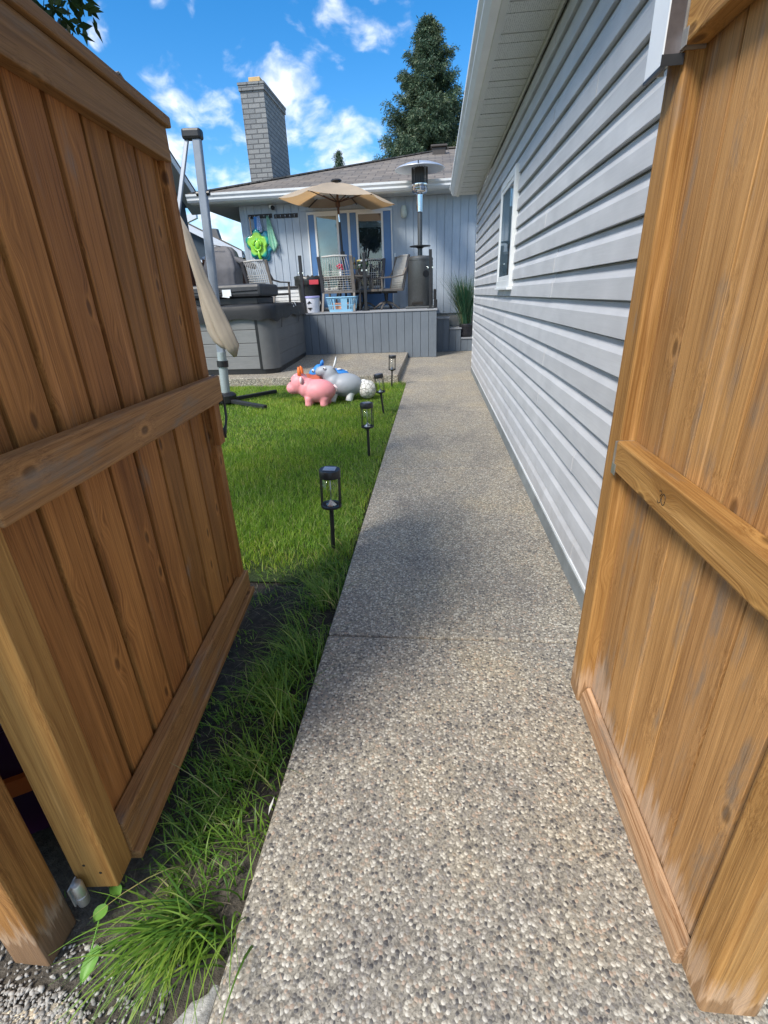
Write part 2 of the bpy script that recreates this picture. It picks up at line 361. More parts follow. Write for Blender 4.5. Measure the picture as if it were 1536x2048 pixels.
def blade(name, cols, trans=0.35, patch=1.6):
    m, T, p, out = newmat(name)
    isl = T.island(); o = T.obj()
    c = T.ramp(isl, cols)
    big = T.noise(o, patch, 4, 0.6)
    c = T.mix(1.0, c, T.ramp(big, [(0.3, (0.70, 0.84, 0.8)), (0.5, (1, 1, 1)), (0.7, (1.35, 1.12, 1.0))]), 'MULTIPLY')
    T.set(p.inputs['Base Color'], c); p.inputs['Roughness'].default_value = 0.42; p.inputs['Specular IOR Level'].default_value = 0.35
    tr = T.new('ShaderNodeBsdfTranslucent'); T.set(tr.inputs[0], c); mx = T.new('ShaderNodeMixShader'); mx.inputs[0].default_value = trans
    T.l.new(p.outputs[0], mx.inputs[1]); T.l.new(tr.outputs[0], mx.inputs[2]); T.l.new(mx.outputs[0], out.inputs[0]); return m
M['grass'] = blade('lawn grass blades', [(0.0, (0.085, 0.19, 0.018)), (0.45, (0.225, 0.41, 0.03)), (0.85, (0.38, 0.53, 0.06)), (1.0, (0.58, 0.54, 0.22))], 0.42)
M['tuft'] = blade('long grass blades', [(0.0, (0.06, 0.15, 0.02)), (0.5, (0.14, 0.27, 0.03)), (0.9, (0.24, 0.37, 0.06)), (1.0, (0.45, 0.42, 0.18))], 0.3, 3.0)
M['needle'] = blade('spruce needles', [(0.0, (0.030, 0.062, 0.036)), (0.5, (0.072, 0.122, 0.070)), (1.0, (0.15, 0.20, 0.115))], 0.12, 0.7)
M['leaf'] = blade('tree leaves', [(0.0, (0.014, 0.035, 0.012)), (0.6, (0.03, 0.065, 0.02)), (1.0, (0.06, 0.10, 0.03))], 0.25, 1.2)
M['reed'] = blade('planter grass blades', [(0.0, (0.012, 0.06, 0.032)), (0.6, (0.035, 0.115, 0.06)), (0.88, (0.10, 0.22, 0.13)), (1.0, (0.30, 0.24, 0.10))], 0.2, 5)
M['weed'] = P('weed leaf', (0.20, 0.42, 0.07), 0.45, 0, 0.15, 20, trans=0.3)
M['bark'] = P('bark', (0.10, 0.075, 0.055), 0.9, 0, 0.35, 12, 0.8, 40, stretch=(1, 1, 0.2))

def siding():
    m, T, p, out = newmat('grey vinyl siding'); o = T.obj(); s = T.sep(o)
    emb = T.noise(T.comb(0.0, T.math('MULTIPLY', s[1], 3.5), T.math('MULTIPLY', s[2], 120)), 1.0, 5, 0.65, 0.6)
    blot = T.noise(T.vmath('MULTIPLY', o, (1, 1.3, 3)).outputs[0], 2.4, 4, 0.55)
    isl = T.island()
    c = T.ramp(T.math('ADD', T.math('MULTIPLY', emb, 0.3), T.math('MULTIPLY', blot, 0.7)), [(0.3, (0.45, 0.455, 0.465)), (0.7, (0.59, 0.592, 0.60))])
    t = T.vmath('SCALE', c); T.set(t.inputs['Scale'], T.math('ADD', 0.95, T.math('MULTIPLY', isl, 0.1)))
    dz = T.math('ADD', s[2], T.math('MULTIPLY', T.math('SUBTRACT', T.noise(o, 9, 5, 0.65), 0.5), 0.5))
    dirt = T.mix(T.smooth(dz, 0.34, 0.02, 0.0, 0.35), t.outputs[0], (0.26, 0.235, 0.20))
    T.set(p.inputs['Base Color'], dirt); p.inputs['Roughness'].default_value = 0.5; p.inputs['Specular IOR Level'].default_value = 0.4
    T.set(p.inputs['Normal'], T.bump(emb, 0.22, 0.002)); return m
M['siding'] = siding()
M['white'] = P('white painted trim', (0.74, 0.76, 0.76), 0.4, 0, 0.06, 4)
M['soffit'] = P('soffit metal', (0.60, 0.62, 0.60), 0.5, 0, 0.06, 4)
def perforated():
    m, T, p, out = newmat('perforated soffit'); o = T.obj()
    v = T.vor(T.vmath('MULTIPLY', o, (1, 1, 0.0)).outputs[0], 85, 'F1', 0.25)
    hole = T.smooth(v.outputs['Distance'], 0.30, 0.22)
    T.set(p.inputs['Base Color'], T.mix(hole, (0.62, 0.64, 0.62), (0.25, 0.27, 0.26))); p.inputs['Roughness'].default_value = 0.5; return m
M['perf'] = perforated()
def paintedboard(name, a, b, axis=2):
    m, T, p, out = newmat(name); o = T.obj(); isl = T.island()
    mul = [1.0, 1.0, 1.0]; mul[axis] = 0.12
    n = T.noise(T.vmath('MULTIPLY', o, tuple(mul)).outputs[0], 38, 6, 0.65); n2 = T.noise(o, 1.6, 5, 0.6)
    c = T.ramp(T.math('ADD', T.math('MULTIPLY', n, .45), T.math('MULTIPLY', n2, .55)), [(0.3, a), (0.7, b)])
    t = T.vmath('SCALE', c); T.set(t.inputs['Scale'], T.math('ADD', 0.93, T.math('MULTIPLY', isl, 0.14)))
    T.set(p.inputs['Base Color'], t.outputs[0]); p.inputs['Roughness'].default_value = 0.6
    T.set(p.inputs['Normal'], T.bump(n, 0.3, 0.003)); return m
M['house_board'] = paintedboard('pale blue grey house boards', (0.36, 0.425, 0.50), (0.51, 0.575, 0.635))
M['deck_board'] = paintedboard('slate grey deck boards', (0.118, 0.142, 0.168), (0.172, 0.20, 0.228))
M['deck_top'] = paintedboard('grey deck top boards', (0.27, 0.285, 0.305), (0.37, 0.385, 0.40), 0)
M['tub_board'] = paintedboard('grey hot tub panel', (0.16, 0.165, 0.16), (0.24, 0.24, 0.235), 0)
M['tub_side_shaded'] = paintedboard('grey hot tub side with painted shade', (0.095, 0.096, 0.098), (0.14, 0.141, 0.143), 1)  # darker than the front panel: shade on this side put into the colour
M['tub_corner'] = P('grey hot tub corner', (0.13, 0.13, 0.128), 0.5, 0, 0.1)
M['tub_cover'] = P('black vinyl hot tub cover', (0.012, 0.0125, 0.0135), 0.6, 0, 0.25, 8, 0.5, 30)
M['tub_flap'] = P('charcoal vinyl hot tub lid', (0.045, 0.046, 0.048), 0.5, 0, 0.2, 8, 0.4, 20)
M['blue_door'] = P('blue door paint', (0.085, 0.20, 0.42), 0.4, 0, 0.08, 3)
M['black'] = P('black plastic', (0.014, 0.014, 0.015), 0.4, 0, 0.2)
M['black_metal'] = P('black powder coated metal', (0.02, 0.021, 0.023), 0.45, 0.0, 0.2)
M['rust_metal'] = P('dark iron', (0.04, 0.035, 0.03), 0.5, 0.6, 0.3)
M['zinc'] = P('zinc plated steel', (0.55, 0.56, 0.54), 0.42, 0.85, 0.15, 20)
M['chrome'] = P('polished steel', (0.72, 0.73, 0.75), 0.16, 1.0, 0.06)
M['alu'] = P('brushed aluminium', (0.80, 0.81, 0.82), 0.38, 0.75, 0.05)
M['heater'] = P('hammered grey heater paint', (0.11, 0.115, 0.115), 0.4, 0.6, 0.12, 30, 0.3, 150)
M['mast'] = P('grey blue umbrella mast', (0.24, 0.27, 0.31), 0.45, 0.25, 0.08)
M['mast_low'] = P('pale grey green umbrella pole', (0.34, 0.39, 0.39), 0.45, 0.2, 0.08)
M['beige'] = P('beige umbrella fabric', (0.46, 0.38, 0.29), 0.9, 0, 0.08, 5, 0.3, 220, trans=0.2)
M['tan'] = P('tan umbrella fabric', (0.60, 0.50, 0.38), 0.9, 0, 0.06, 4, 0.2, 220, trans=0.42, tcol=(0.75, 0.46, 0.20))
M['brown_rib'] = P('dark brown umbrella rib', (0.055, 0.02, 0.012), 0.5)
M['chair'] = P('weathered brown grey chair frame', (0.17, 0.15, 0.13), 0.55, 0.0, 0.2, 10)
M['chair_dark'] = P('charcoal chair side', (0.055, 0.055, 0.06), 0.5)
M['sling'] = P('light grey woven slats', (0.47, 0.46, 0.43), 0.7, 0, 0.15, 30)
M['pink'] = P('pink rubber', (0.80, 0.31, 0.33), 0.52, 0, 0.05, 4, sss=0.35)
M['pinkpale'] = P('pale pink rubber', (0.78, 0.62, 0.62), 0.52, 0, 0.05, 4)
M['orange'] = P('orange rubber', (0.78, 0.18, 0.03), 0.4, 0, 0.06)
M['greyrub'] = P('grey rubber', (0.33, 0.36, 0.39), 0.52, 0, 0.06, 4)
M['whiterub'] = P('white rubber', (0.72, 0.74, 0.74), 0.35, 0, 0.05)
M['bluerub'] = P('blue rubber', (0.03, 0.22, 0.62), 0.52, 0, 0.06)
M['redrub'] = P('brick red rubber', (0.48, 0.11, 0.05), 0.4, 0, 0.06)
M['bucket'] = P('white bucket plastic', (0.72, 0.74, 0.80), 0.4, 0, 0.04)
M['lilac'] = P('lilac lid plastic', (0.42, 0.42, 0.72), 0.4)
M['basket'] = P('light blue basket plastic', (0.30, 0.58, 0.78), 0.38, 0, 0.05)
M['laundry'] = P('orange and white cloth', (0.70, 0.34, 0.22), 0.9, 0, 0.5, 22)
M['bbq'] = P('grey grill cover fabric', (0.16, 0.155, 0.16), 0.8, 0, 0.18, 5, 0.5, 120)
M['mint'] = P('mint green towel', (0.36, 0.68, 0.50), 0.95, 0, 0.12, 12, 0.8, 200)
M['palecloth'] = P('pale blue patterned cloth', (0.42, 0.52, 0.74), 0.95, 0, 0.4, 40, 0.6, 150)
M['lime'] = P('lime green vinyl', (0.30, 0.68, 0.05), 0.28, 0, 0.15, 6, coat=0.3)
M['teal'] = P('teal vinyl', (0.03, 0.30, 0.42), 0.28, 0, 0.2, 8, coat=0.3)
M['bluestrap'] = P('blue strap', (0.05, 0.22, 0.55), 0.7)
M['tanstrap'] = P('tan strap', (0.45, 0.30, 0.20), 0.8)
M['darkwood'] = P('dark coat rack wood', (0.035, 0.03, 0.03), 0.6)
M['ivory'] = P('ivory lamp glass', (0.62, 0.66, 0.58), 0.3)
M['flue'] = P('clay flue', (0.62, 0.42, 0.19), 0.8, 0, 0.12)
M['pot'] = P('black ribbed pot', (0.022, 0.022, 0.027), 0.5)
M['purple'] = P('dark purple plastic', (0.045, 0.008, 0.055), 0.4)
M['paper'] = P('white paper', (0.75, 0.74, 0.70), 0.8)
M['label'] = P('white label', (0.82, 0.84, 0.84), 0.6)
M['bin'] = P('black bin bag plastic', (0.03, 0.033, 0.032), 0.35, 0, 0.3, 12, 0.6, 25)
M['redlabel'] = P('red label', (0.55, 0.05, 0.07), 0.5)
M['redflower'] = P('red petals', (0.6, 0.03, 0.10), 0.6)
M['yellowflower'] = P('yellow petals', (0.75, 0.62, 0.20), 0.6)
M['nb_blue'] = P('dark blue neighbour siding', (0.028, 0.05, 0.075), 0.6, 0, 0.1, 3, stretch=(1, 1, 14))
M['nb_white'] = P('white neighbour siding', (0.62, 0.66, 0.72), 0.5, 0, 0.05, 3, stretch=(0.2, 1, 14))
M['dark_int'] = P('dark room interior', (0.03, 0.026, 0.024), 0.9)
M['blind'] = P('pale green grey blind', (0.24, 0.30, 0.27), 0.6)
M['cool_blind'] = P('pale blue grey blind', (0.40, 0.47, 0.52), 0.6)
M['pane'] = glass('house window glass', (0.85, 0.92, 0.95), 0.84)
M['pane_side'] = glass('garage window glass', (0.85, 0.92, 0.95), 0.42)
M['pane_dark'] = glass('dark door glass', (0.6, 0.72, 0.85), 0.86)
M['lampglass'] = glass('lamp glass', (0.95, 0.96, 0.95), 0.95)
def solarcell():
    m, T, p, out = newmat('solar cell'); p.inputs['Base Color'].default_value = (0.20, 0.22, 0.28, 1); p.inputs['Roughness'].default_value = 0.35; p.inputs['Coat Weight'].default_value = 0.5; return m
M['solar'] = solarcell()
def shingles():
    m, T, p, out = newmat('brown grey asphalt shingles'); o = T.obj(); s = T.sep(o)
    b = T.new('ShaderNodeTexBrick'); T.set(b.inputs['Vector'], T.comb(s[0], s[1], 0.0)); b.inputs['Scale'].default_value = 1.0
    b.inputs['Brick Width'].default_value = 0.42; b.inputs['Row Height'].default_value = 0.30; b.inputs['Mortar Size'].default_value = 0.014; b.inputs['Mortar Smooth'].default_value = 0.3; b.inputs['Bias'].default_value = -0.1
    b.inputs['Color1'].default_value = (0.155, 0.138, 0.12, 1); b.inputs['Color2'].default_value = (0.225, 0.20, 0.172, 1); b.inputs['Mortar'].default_value = (0.085, 0.075, 0.07, 1)
    n = T.noise(o, 1.3, 5, 0.6); g = T.noise(o, 120, 3, 0.7)
    c = T.mix(1.0, b.outputs[0], T.ramp(n, [(0.3, (0.8, 0.82, 0.86)), (0.7, (1.15, 1.1, 1.05))]), 'MULTIPLY')
    T.set(p.inputs['Base Color'], c); p.inputs['Roughness'].default_value = 0.9
    T.set(p.inputs['Normal'], T.bump(T.math('ADD', T.math('MULTIPLY', b.outputs['Fac'], -1.0), T.math('MULTIPLY', g, 0.3)), 0.4, 0.02)); return m
M['shingle'] = shingles()
def bricks():
    m, T, p, out = newmat('pale grey painted brick'); o = T.obj(); s = T.sep(o)
    b = T.new('ShaderNodeTexBrick'); T.set(b.inputs['Vector'], T.comb(T.math('ADD', s[0], s[1]), s[2], 0.0)); b.inputs['Scale'].default_value = 1.0
    b.inputs['Brick Width'].default_value = 0.30; b.inputs['Row Height'].default_value = 0.105; b.inputs['Mortar Size'].default_value = 0.012; b.inputs['Mortar Smooth'].default_value = 0.2; b.inputs['Bias'].default_value = 0.0
    b.inputs['Color1'].default_value = (0.225, 0.235, 0.24, 1); b.inputs['Color2'].default_value = (0.305, 0.31, 0.305, 1); b.inputs['Mortar'].default_value = (0.115, 0.12, 0.125, 1)
    n = T.noise(o, 30, 5, 0.7)
    T.set(p.inputs['Base Color'], T.mix(1.0, b.outputs[0], T.ramp(n, [(0.3, (0.75, 0.76, 0.78)), (0.7, (1.1, 1.1, 1.08))]), 'MULTIPLY')); p.inputs['Roughness'].default_value = 0.85
    T.set(p.inputs['Normal'], T.bump(T.math('ADD', T.math('MULTIPLY', b.outputs['Fac'], -1.0), T.math('MULTIPLY', n, 0.8)), 0.7, 0.015)); return m
M['brick'] = bricks()
def ballmat():
    m, T, p, out = newmat('white ball with grey seams'); o = T.obj()
    e = T.vor(T.vmath('NORMALIZE', o).outputs[0], 2.35, 'DISTANCE_TO_EDGE', 0.55)
    T.set(p.inputs['Base Color'], T.mix(T.smooth(e.outputs['Distance'], 0.075, 0.035), (0.72, 0.70, 0.64), (0.36, 0.35, 0.31))); p.inputs['Roughness'].default_value = 0.4
    T.set(p.inputs['Normal'], T.bump(T.smooth(e.outputs['Distance'], 0.02, 0.1), 0.6, 0.01)); return m
M['ball'] = ballmat()
def floatmat():
    m, T, p, out = newmat('green and teal inflatable vinyl'); o = T.obj(); s = T.sep(o)
    n = T.noise(o, 5, 3, 0.5)
    rad = T.math('ADD', T.math('SQRT', T.math('ADD', T.math('MULTIPLY', s[0], s[0]), T.math('MULTIPLY', s[2], s[2]))), T.math('MULTIPLY', T.math('SUBTRACT', n, 0.5), 0.10))
    c = T.ramp(T.math('MULTIPLY', rad, 3.0), [(0.0, (0.50, 0.74, 0.16)), (0.30, (0.10, 0.50, 0.14)), (0.42, (0.30, 0.68, 0.05)), (0.68, (0.34, 0.70, 0.06)), (0.80, (0.02, 0.38, 0.24)), (0.95, (0.02, 0.28, 0.36))])
    T.set(p.inputs['Base Color'], c); p.inputs['Roughness'].default_value = 0.28; p.inputs['Coat Weight'].default_value = 0.3; return m
M['float'] = floatmat()

# ================================================================== SETTING: ground, path, patio
def build_ground():
    g = MB(); n = 1
    g.add([(-300, -300, -0.045), (300, -300, -0.045), (300, 300, -0.045), (-300, 300, -0.045)], [(0, 1, 2, 3)])
    struct(g.build('ground', M['soil']))
    t = MB()                                        # uneven turf base, thinning to bare soil beside the gate
    t.add([(-40, 2.15, -0.032), (-0.72, 2.15, -0.034), (-0.50, 3.0, -0.032), (-0.49, 8.34, -0.03), (-40, 8.34, -0.03)], [(0, 1, 2, 3, 4)])
    t.add([(-60, 8.36, -0.031), (-6.2, 8.36, -0.031), (-6.2, 60, -0.031), (-60, 60, -0.031)], [(0, 1, 2, 3)])
    t.add([(-60, 16, -0.0325), (60, 16, -0.0325), (60, 120, -0.0325), (-60, 120, -0.0325)], [(0, 1, 2, 3)])
    struct(t.build('lawn', M['turf']))
    p = MB()
    for y0, y1 in ((-4.0, 1.682), (1.690, 3.90), (3.906, 6.1), (6.106, 8.44)):
        p.box(-0.457, 0.76, y0, y1, -0.12, 0.0)
    p.box(-0.62, 0.76, 8.446, 11.0, -0.12, 0.0); p.box(-0.62, 3.0, 11.006, 13.59, -0.12, 0.0); p.box(0.765, 3.0, 9.36, 11.0, -0.12, -0.001)
    struct(p.build('path', M['aggregate'], bevel=0.012))
    q = MB(); q.box(-6.15, -0.6, 8.35, 13.5, -0.1, 0.12)
    struct(q.build('patio', M['patio'], bevel=0.012))
    c = MB(); ed = [(-0.4575, 0.505)]+[(-0.46-0.012*i-0.006*math.sin(i*2.3), 0.50-0.0035*i*i*0.5+0.008*math.sin(i*1.7)) for i in range(1, 9)]+[(-0.60, 0.30), (-0.60, -3.0), (-0.4575, -3.0)]
    c.prism([(x, y, -0.014) for x, y in ed], (0, 0, -0.1))
    struct(c.build('concrete_edge', M['rough'], bevel=0.008))
    a = MB(); a.box(0.66, 3.0, -3, 1.0, -0.1, -0.012)
    struct(a.build('side_slab', M['concrete'], bevel=0.01))
    eg = [(-4.0, 0.47)]+[(-1.4+0.06*i, 0.485-0.004*i+0.012*math.sin(i*2.1)+0.008*math.sin(i*5.3)) for i in range(12)]+[(-0.70+0.02*i, 0.425-0.022*i+0.008*math.sin(i*2.9)) for i in range(6)]+[(-0.575, 0.2), (-0.57, -3.0), (-4.0, -3.0)]
    gb = MB(); gb.add([(x, y, -0.0415) for x, y in reversed(eg)], [tuple(range(len(eg)))])
    struct(gb.build('gravel_bed', M['crushed']))
    # loose stones on the gravel
    ico = bmesh.new(); bmesh.ops.create_icosphere(ico, subdivisions=1, radius=1.0)
    iv = np.array([v.co[:] for v in ico.verts]); iff = np.array([[v.index for v in f.verts] for f in ico.faces]); ico.free()
    N = 6500; V = []; F = []
    px = RNG.uniform(-1.15, -0.57, N); py = RNG.uniform(0.18, 0.56, N)
    keep = (py < 0.475-0.15*np.clip((px+0.78)/0.2, 0, 1)) | (RNG.random(N) < 0.16)
    k = 0
    for x, y in zip(px[keep], py[keep]):
        r = RNG.uniform(0.0022, 0.0058); s_ = r*RNG.uniform(0.5, 1.5, 3); an = RNG.uniform(0, 6.28)
        v = iv*(1+RNG.uniform(-.45, .45, (len(iv), 1)))*s_; c_, n_ = math.cos(an), math.sin(an)
        v[:, 2] *= 0.6; v = np.stack([v[:, 0]*c_-v[:, 1]*n_, v[:, 0]*n_+v[:, 1]*c_, v[:, 2]], 1)+np.array([x, y, -0.0415+r*0.30])
        V.append(v); F.append(iff+k); k += len(iv)
    m, T, pb, out = newmat('loose pale stones')
    T.set(pb.inputs['Base Color'], T.ramp(T.island(), [(0, (0.20, 0.188, 0.165)), (0.4, (0.32, 0.30, 0.265)), (1, (0.46, 0.435, 0.385))])); pb.inputs['Roughness'].default_value = 0.8
    o = np_mesh('gravel', np.vstack(V), np.vstack(F), m); tag(o, 'loose pale crushed stones at the foot of the left post', 'gravel', kind='stuff')
build_ground()

# ------------------------------------------------------------------ grass
def blades(xy, z, h, wd, az, lean, curl, levels=3):
    """n blades as strips of quads; lean = horizontal reach / height, curl bends the tip down"""
    n = len(xy); t = np.linspace(0, 1, levels+1)[None, :]
    reach = (lean*h)[:, None]*(t**1.7); up_ = h[:, None]*(t-curl[:, None]*t**3)
    dx, dy = np.cos(az)[:, None], np.sin(az)[:, None]
    cx = xy[:, :1]+dx*reach; cy = xy[:, 1:]+dy*reach; cz = np.broadcast_to(np.asarray(z).reshape(-1, 1), up_.shape)+up_
    wl = wd[:, None]*(1-t**1.6*0.93)*0.5
    tw = az+RNG.uniform(-0.9, 0.9, n); sx, sy = -np.sin(tw)[:, None], np.cos(tw)[:, None]
    L = np.stack([cx-sx*wl, cy-sy*wl, cz], -1); Rr = np.stack([cx+sx*wl, cy+sy*wl, cz], -1)
    V = np.stack([L, Rr], 2).reshape(n, (levels+1)*2, 3)
    base = (np.arange(n)*(levels+1)*2)[:, None, None]
    q = np.array([[2*i, 2*i+1, 2*i+3, 2*i+2] for i in range(levels)])[None]
    return V.reshape(-1, 3), (base+q).reshape(-1, 4)
def build_grass():
    def fld(x, y): return 0.5+0.25*np.sin(x*3.1+1.3*np.sin(y*2.1))+0.25*np.sin(y*2.7+x*1.9+0.7)
    pts = []
    for (y0, y1, xl, dens) in ((2.0, 3.2, -2.0, 15000), (3.2, 4.6, -2.6, 11500), (4.6, 6.2, -3.4, 8000), (6.2, 8.32, -4.3, 6200)):  # far strips are wider and thinner
        n = int((y1-y0)*(-0.47-xl)*dens); pts.append(np.stack([RNG.uniform(xl, -0.47, n), RNG.uniform(y0, y1, n)], 1))
    for (y0, y1, xa, xb) in ((2.0, 3.2, -6.0, -2.0), (3.2, 4.6, -6.0, -2.6), (4.6, 6.2, -6.0, -3.4), (6.2, 8.32, -6.0, -4.3)):
        n = int((y1-y0)*(xb-xa)*2600); pts.append(np.stack([RNG.uniform(xa, xb, n), RNG.uniform(y0, y1, n)], 1))
    pts = np.vstack(pts)
    x, y = pts[:, 0], pts[:, 1]
    edge = np.clip((-x-0.47)/0.20, 0, 1)                                 # thin and scruffy beside the path
    bare = np.clip((y-2.0-0.25*fld(x*2, y*2))/0.5, 0, 1)
    keep = RNG.random(len(pts)) < (0.5+0.5*edge)*bare
    pts = pts[keep]; n = len(pts); f = fld(pts[:, 0], pts[:, 1])
    h = RNG.uniform(0.028, 0.060, n)*(0.75+0.6*f); wd = RNG.uniform(0.0022, 0.0042, n)*(0.85+0.09*pts[:, 1])
    V, Q = blades(pts, np.full(n, -0.034), h, wd, RNG.uniform(0, 6.283, n), RNG.uniform(0.1, 1.0, n), RNG.uniform(0, 0.35, n), 2)
    o = np_mesh('lawn_grass', V, Q, M['grass']); tag(o, 'short mown lawn grass left of the aggregate path', 'grass', kind='stuff')
    # scruffy longer blades along the path edge and in the bare strip beside the gate
    C = []
    for _ in range(46): C.append((RNG.uniform(-0.66, -0.49), RNG.uniform(0.75, 2.6), RNG.uniform(0.06, 0.15), int(RNG.integers(14, 40)), RNG.uniform(0.02, 0.05)))
    for _ in range(16): C.append((RNG.uniform(-0.72, -0.49), RNG.uniform(0.62, 1.15), RNG.uniform(0.05, 0.11), int(RNG.integers(25, 55)), RNG.uniform(0.03, 0.06)))
    for _ in range(170): C.append((RNG.uniform(-0.64, -0.475), RNG.uniform(2.2, 8.3), RNG.uniform(0.05, 0.12), int(RNG.integers(12, 30)), RNG.uniform(0.03, 0.06)))
    for _ in range(26): C.append((RNG.uniform(-0.9, -0.55), RNG.uniform(1.0, 2.4), RNG.uniform(0.03, 0.07), int(RNG.integers(6, 18)), RNG.uniform(0.03, 0.07)))
    for _ in range(95): C.append((-0.49-0.46*RNG.random()**1.7, RNG.uniform(0.75, 2.5), RNG.uniform(0.02, 0.05), int(RNG.integers(8, 24)), RNG.uniform(0.03, 0.07)))
    for yy in (1.26, 1.55, 1.95): C.append((-0.535, yy, 0.19, 70, 0.035))
    for _ in range(40): C.append((RNG.uniform(-4.0, -0.62), RNG.uniform(8.24, 8.335), RNG.uniform(0.05, 0.11), int(RNG.integers(10, 24)), 0.05))
    P_ = []; H = []; A = []; L = []; K = []; W = []
    for cx, cy, hh, k, sp in C:
        a = RNG.normal(math.pi*0.95, 1.1, k)
        P_.append(np.stack([cx+RNG.normal(0, sp, k), cy+RNG.normal(0, sp, k)], 1)); A.append(a)
        H.append(hh*RNG.uniform(0.5, 1.15, k)); L.append(RNG.uniform(0.25, 1.5, k)); K.append(RNG.uniform(0.15, 0.75, k)); W.append(RNG.uniform(0.003, 0.0062, k))
    P_ = np.vstack(P_); P_[:, 0] = np.minimum(P_[:, 0], -0.468)
    V, Q = blades(P_, np.full(len(P_), -0.042), np.hstack(H), np.hstack(W), np.hstack(A), np.hstack(L), np.hstack(K), 5)
    # dry straw lying on the soil
    n = 420; S = np.stack([RNG.uniform(-0.95, -0.5, n), RNG.uniform(0.55, 2.4, n)], 1)
    V2, Q2 = blades(S, np.full(n, -0.040), np.full(n, 0.012), RNG.uniform(0.0012, 0.0028, n), RNG.uniform(0, 6.28, n), RNG.uniform(2.5, 7, n), RNG.uniform(0.3, 1.0, n), 4)
    o = np_mesh('edge_grass', V, Q, M['tuft']); tag(o, 'scruffy long grass growing in dark soil along the path edge', 'grass', kind='stuff')
    st = P('dry straw', (0.24, 0.20, 0.13), 0.8, 0, 0.3, 30)
    o = np_mesh('dry_straw', V2, Q2, st); tag(o, 'dry straw scattered on the dark soil beside the gate', 'straw', kind='stuff')
    # the big arching tuft at the gate foot
    n = 300; c = np.array([-0.575, 0.60]); rr = np.abs(RNG.normal(0, 0.045, n)); aa = RNG.uniform(0, 6.28, n)
    xy = c+np.stack([rr*np.cos(aa)*1.3, rr*np.sin(aa)*0.8], 1)
    az = RNG.normal(-2.15, 0.62, n)
    h = RNG.uniform(0.10, 0.21, n); lean = RNG.uniform(0.5, 1.35, n); curl = RNG.uniform(0.35, 0.95, n)
    V, Q = blades(xy-np.array([0, 0]), np.full(n, -0.045), h, RNG.uniform(0.0045, 0.009, n), az, lean, curl, 7)
    V = V-np.array([c[0], c[1], 0])
    o = np_mesh('grass_tuft', V, Q, M['tuft'], smooth=True); o.location = (c[0], c[1], 0)
    tag(o, 'large arching tuft of long green grass between the gate post and path', 'grass tuft')
build_grass()

# ================================================================== LEFT GATE, ITS POST, LEFT FENCE
def build_gate():
    g = thing('wooden_gate', 'stained board gate swung open inward on the left with grey weathered rails', 'gate', (-0.762, 0.641, 0), local=True)
    g.rotation_euler = (0, 0, math.atan2(0.9945, -0.105))
    b = MB(); x = 0.074; k = 0
    ws = [0.148, 0.143, 0.147, 0.145, 0.149, 0.143, 0.150, 0.146, 0.10]
    for i, wd in enumerate(ws):
        x1 = min(x+wd, 1.275)
        b.box(x+0.0095, x1-0.0095, 0.038+(0.002 if i % 2 else 0), 0.060, 0.06, 1.885); x = x1
    b.build('board_panel', M['gate_board'], g, bevel=0.003)
    bk = MB(); bk.box(0.07, 1.28, 0.0605, 0.066, 0.06, 1.88); bk.build('backing_board', M['gate_groove'], g)
    MB().box(0, 0.072, 0.0, 0.098, 0.045, 1.885).build('hinge_stile', M['gate_stile'], g, bevel=0.005)
    MB().box(1.268, 1.335, 0.016, 0.092, 0.045, 1.888).build('latch_stile', M['gate_board'], g, bevel=0.004)
    MB().box(0.0725, 1.302, 0.001, 0.0395, 1.790, 1.888).build('top_rail', M['gate_cap'], g, bevel=0.004)
    MB().box(-0.02, 1.322, -0.012, 0.105, 1.890, 1.922).build('cap_rail', M['gate_cap'], g, bevel=0.005)
    r = MB(); r.prism([(0.05, -0.024, 1.000), (1.338, -0.024, 0.970), (1.338, -0.024, 1.074), (0.05, -0.024, 1.112)], (0, 0.0385, 0))
    r.build('middle_rail', M['gate_rail'], g, bevel=0.006)
    MB().prism([(0.073, -0.004, 0.060), (1.336, -0.004, 0.060), (1.336, -0.004, 0.150), (0.073, -0.004, 0.172)], (0, 0.04, 0)).build('bottom_rail', M['gate_rail'], g, bevel=0.006)
    MB().box(0.0735, 1.334, -0.022, 0.05, 0.030, 0.0585).build('bottom_lip', M['gate_rail'], g, bevel=0.005)
    MB().box(1.252, 1.318, -0.010, 0.0155, 0.80, 0.972).build('latch_block', M['gate_board'], g, bevel=0.003)
    pts = [(1.330, 0.0, 1.075), (1.342, -0.004, 1.03), (1.346, -0.006, 1.005), (1.378, -0.008, 0.985), (1.392, -0.008, 0.94), (1.388, -0.008, 0.89), (1.364, -0.008, 0.86), (1.346, -0.006, 0.845), (1.34, -0.003, 0.81)]
    h = MB().tube(pts, [0.007, 0.009, 0.008, 0.006, 0.0055, 0.0055, 0.006, 0.009, 0.007], 8).build('pull_handle', M['black_metal'], g, smooth=True)
    hg = MB().lathe([(0.0125, 0.0), (0.0135, 0.004), (0.0135, 0.030), (0.0115, 0.031), (0.0115, 0.034), (0.0135, 0.035), (0.0135, 0.068), (0.011, 0.074), (0.0, 0.076)], (-0.022, 0.078, 0.030), 18)
    hg.box(-0.034, -0.002, 0.0905, 0.0945, 0.034, 0.096); hg.build('hinge', M['zinc'], g, smooth='auto')
    for z, yy in ((0.105, 0.03), (0.135, 0.062), (1.03, 0.045)):
        MB().tube([(0.0008, yy, z), (-0.0010, yy, z)], 0.0036, 8).build('screw', M['rust_metal'], g)
    return g
build_gate()
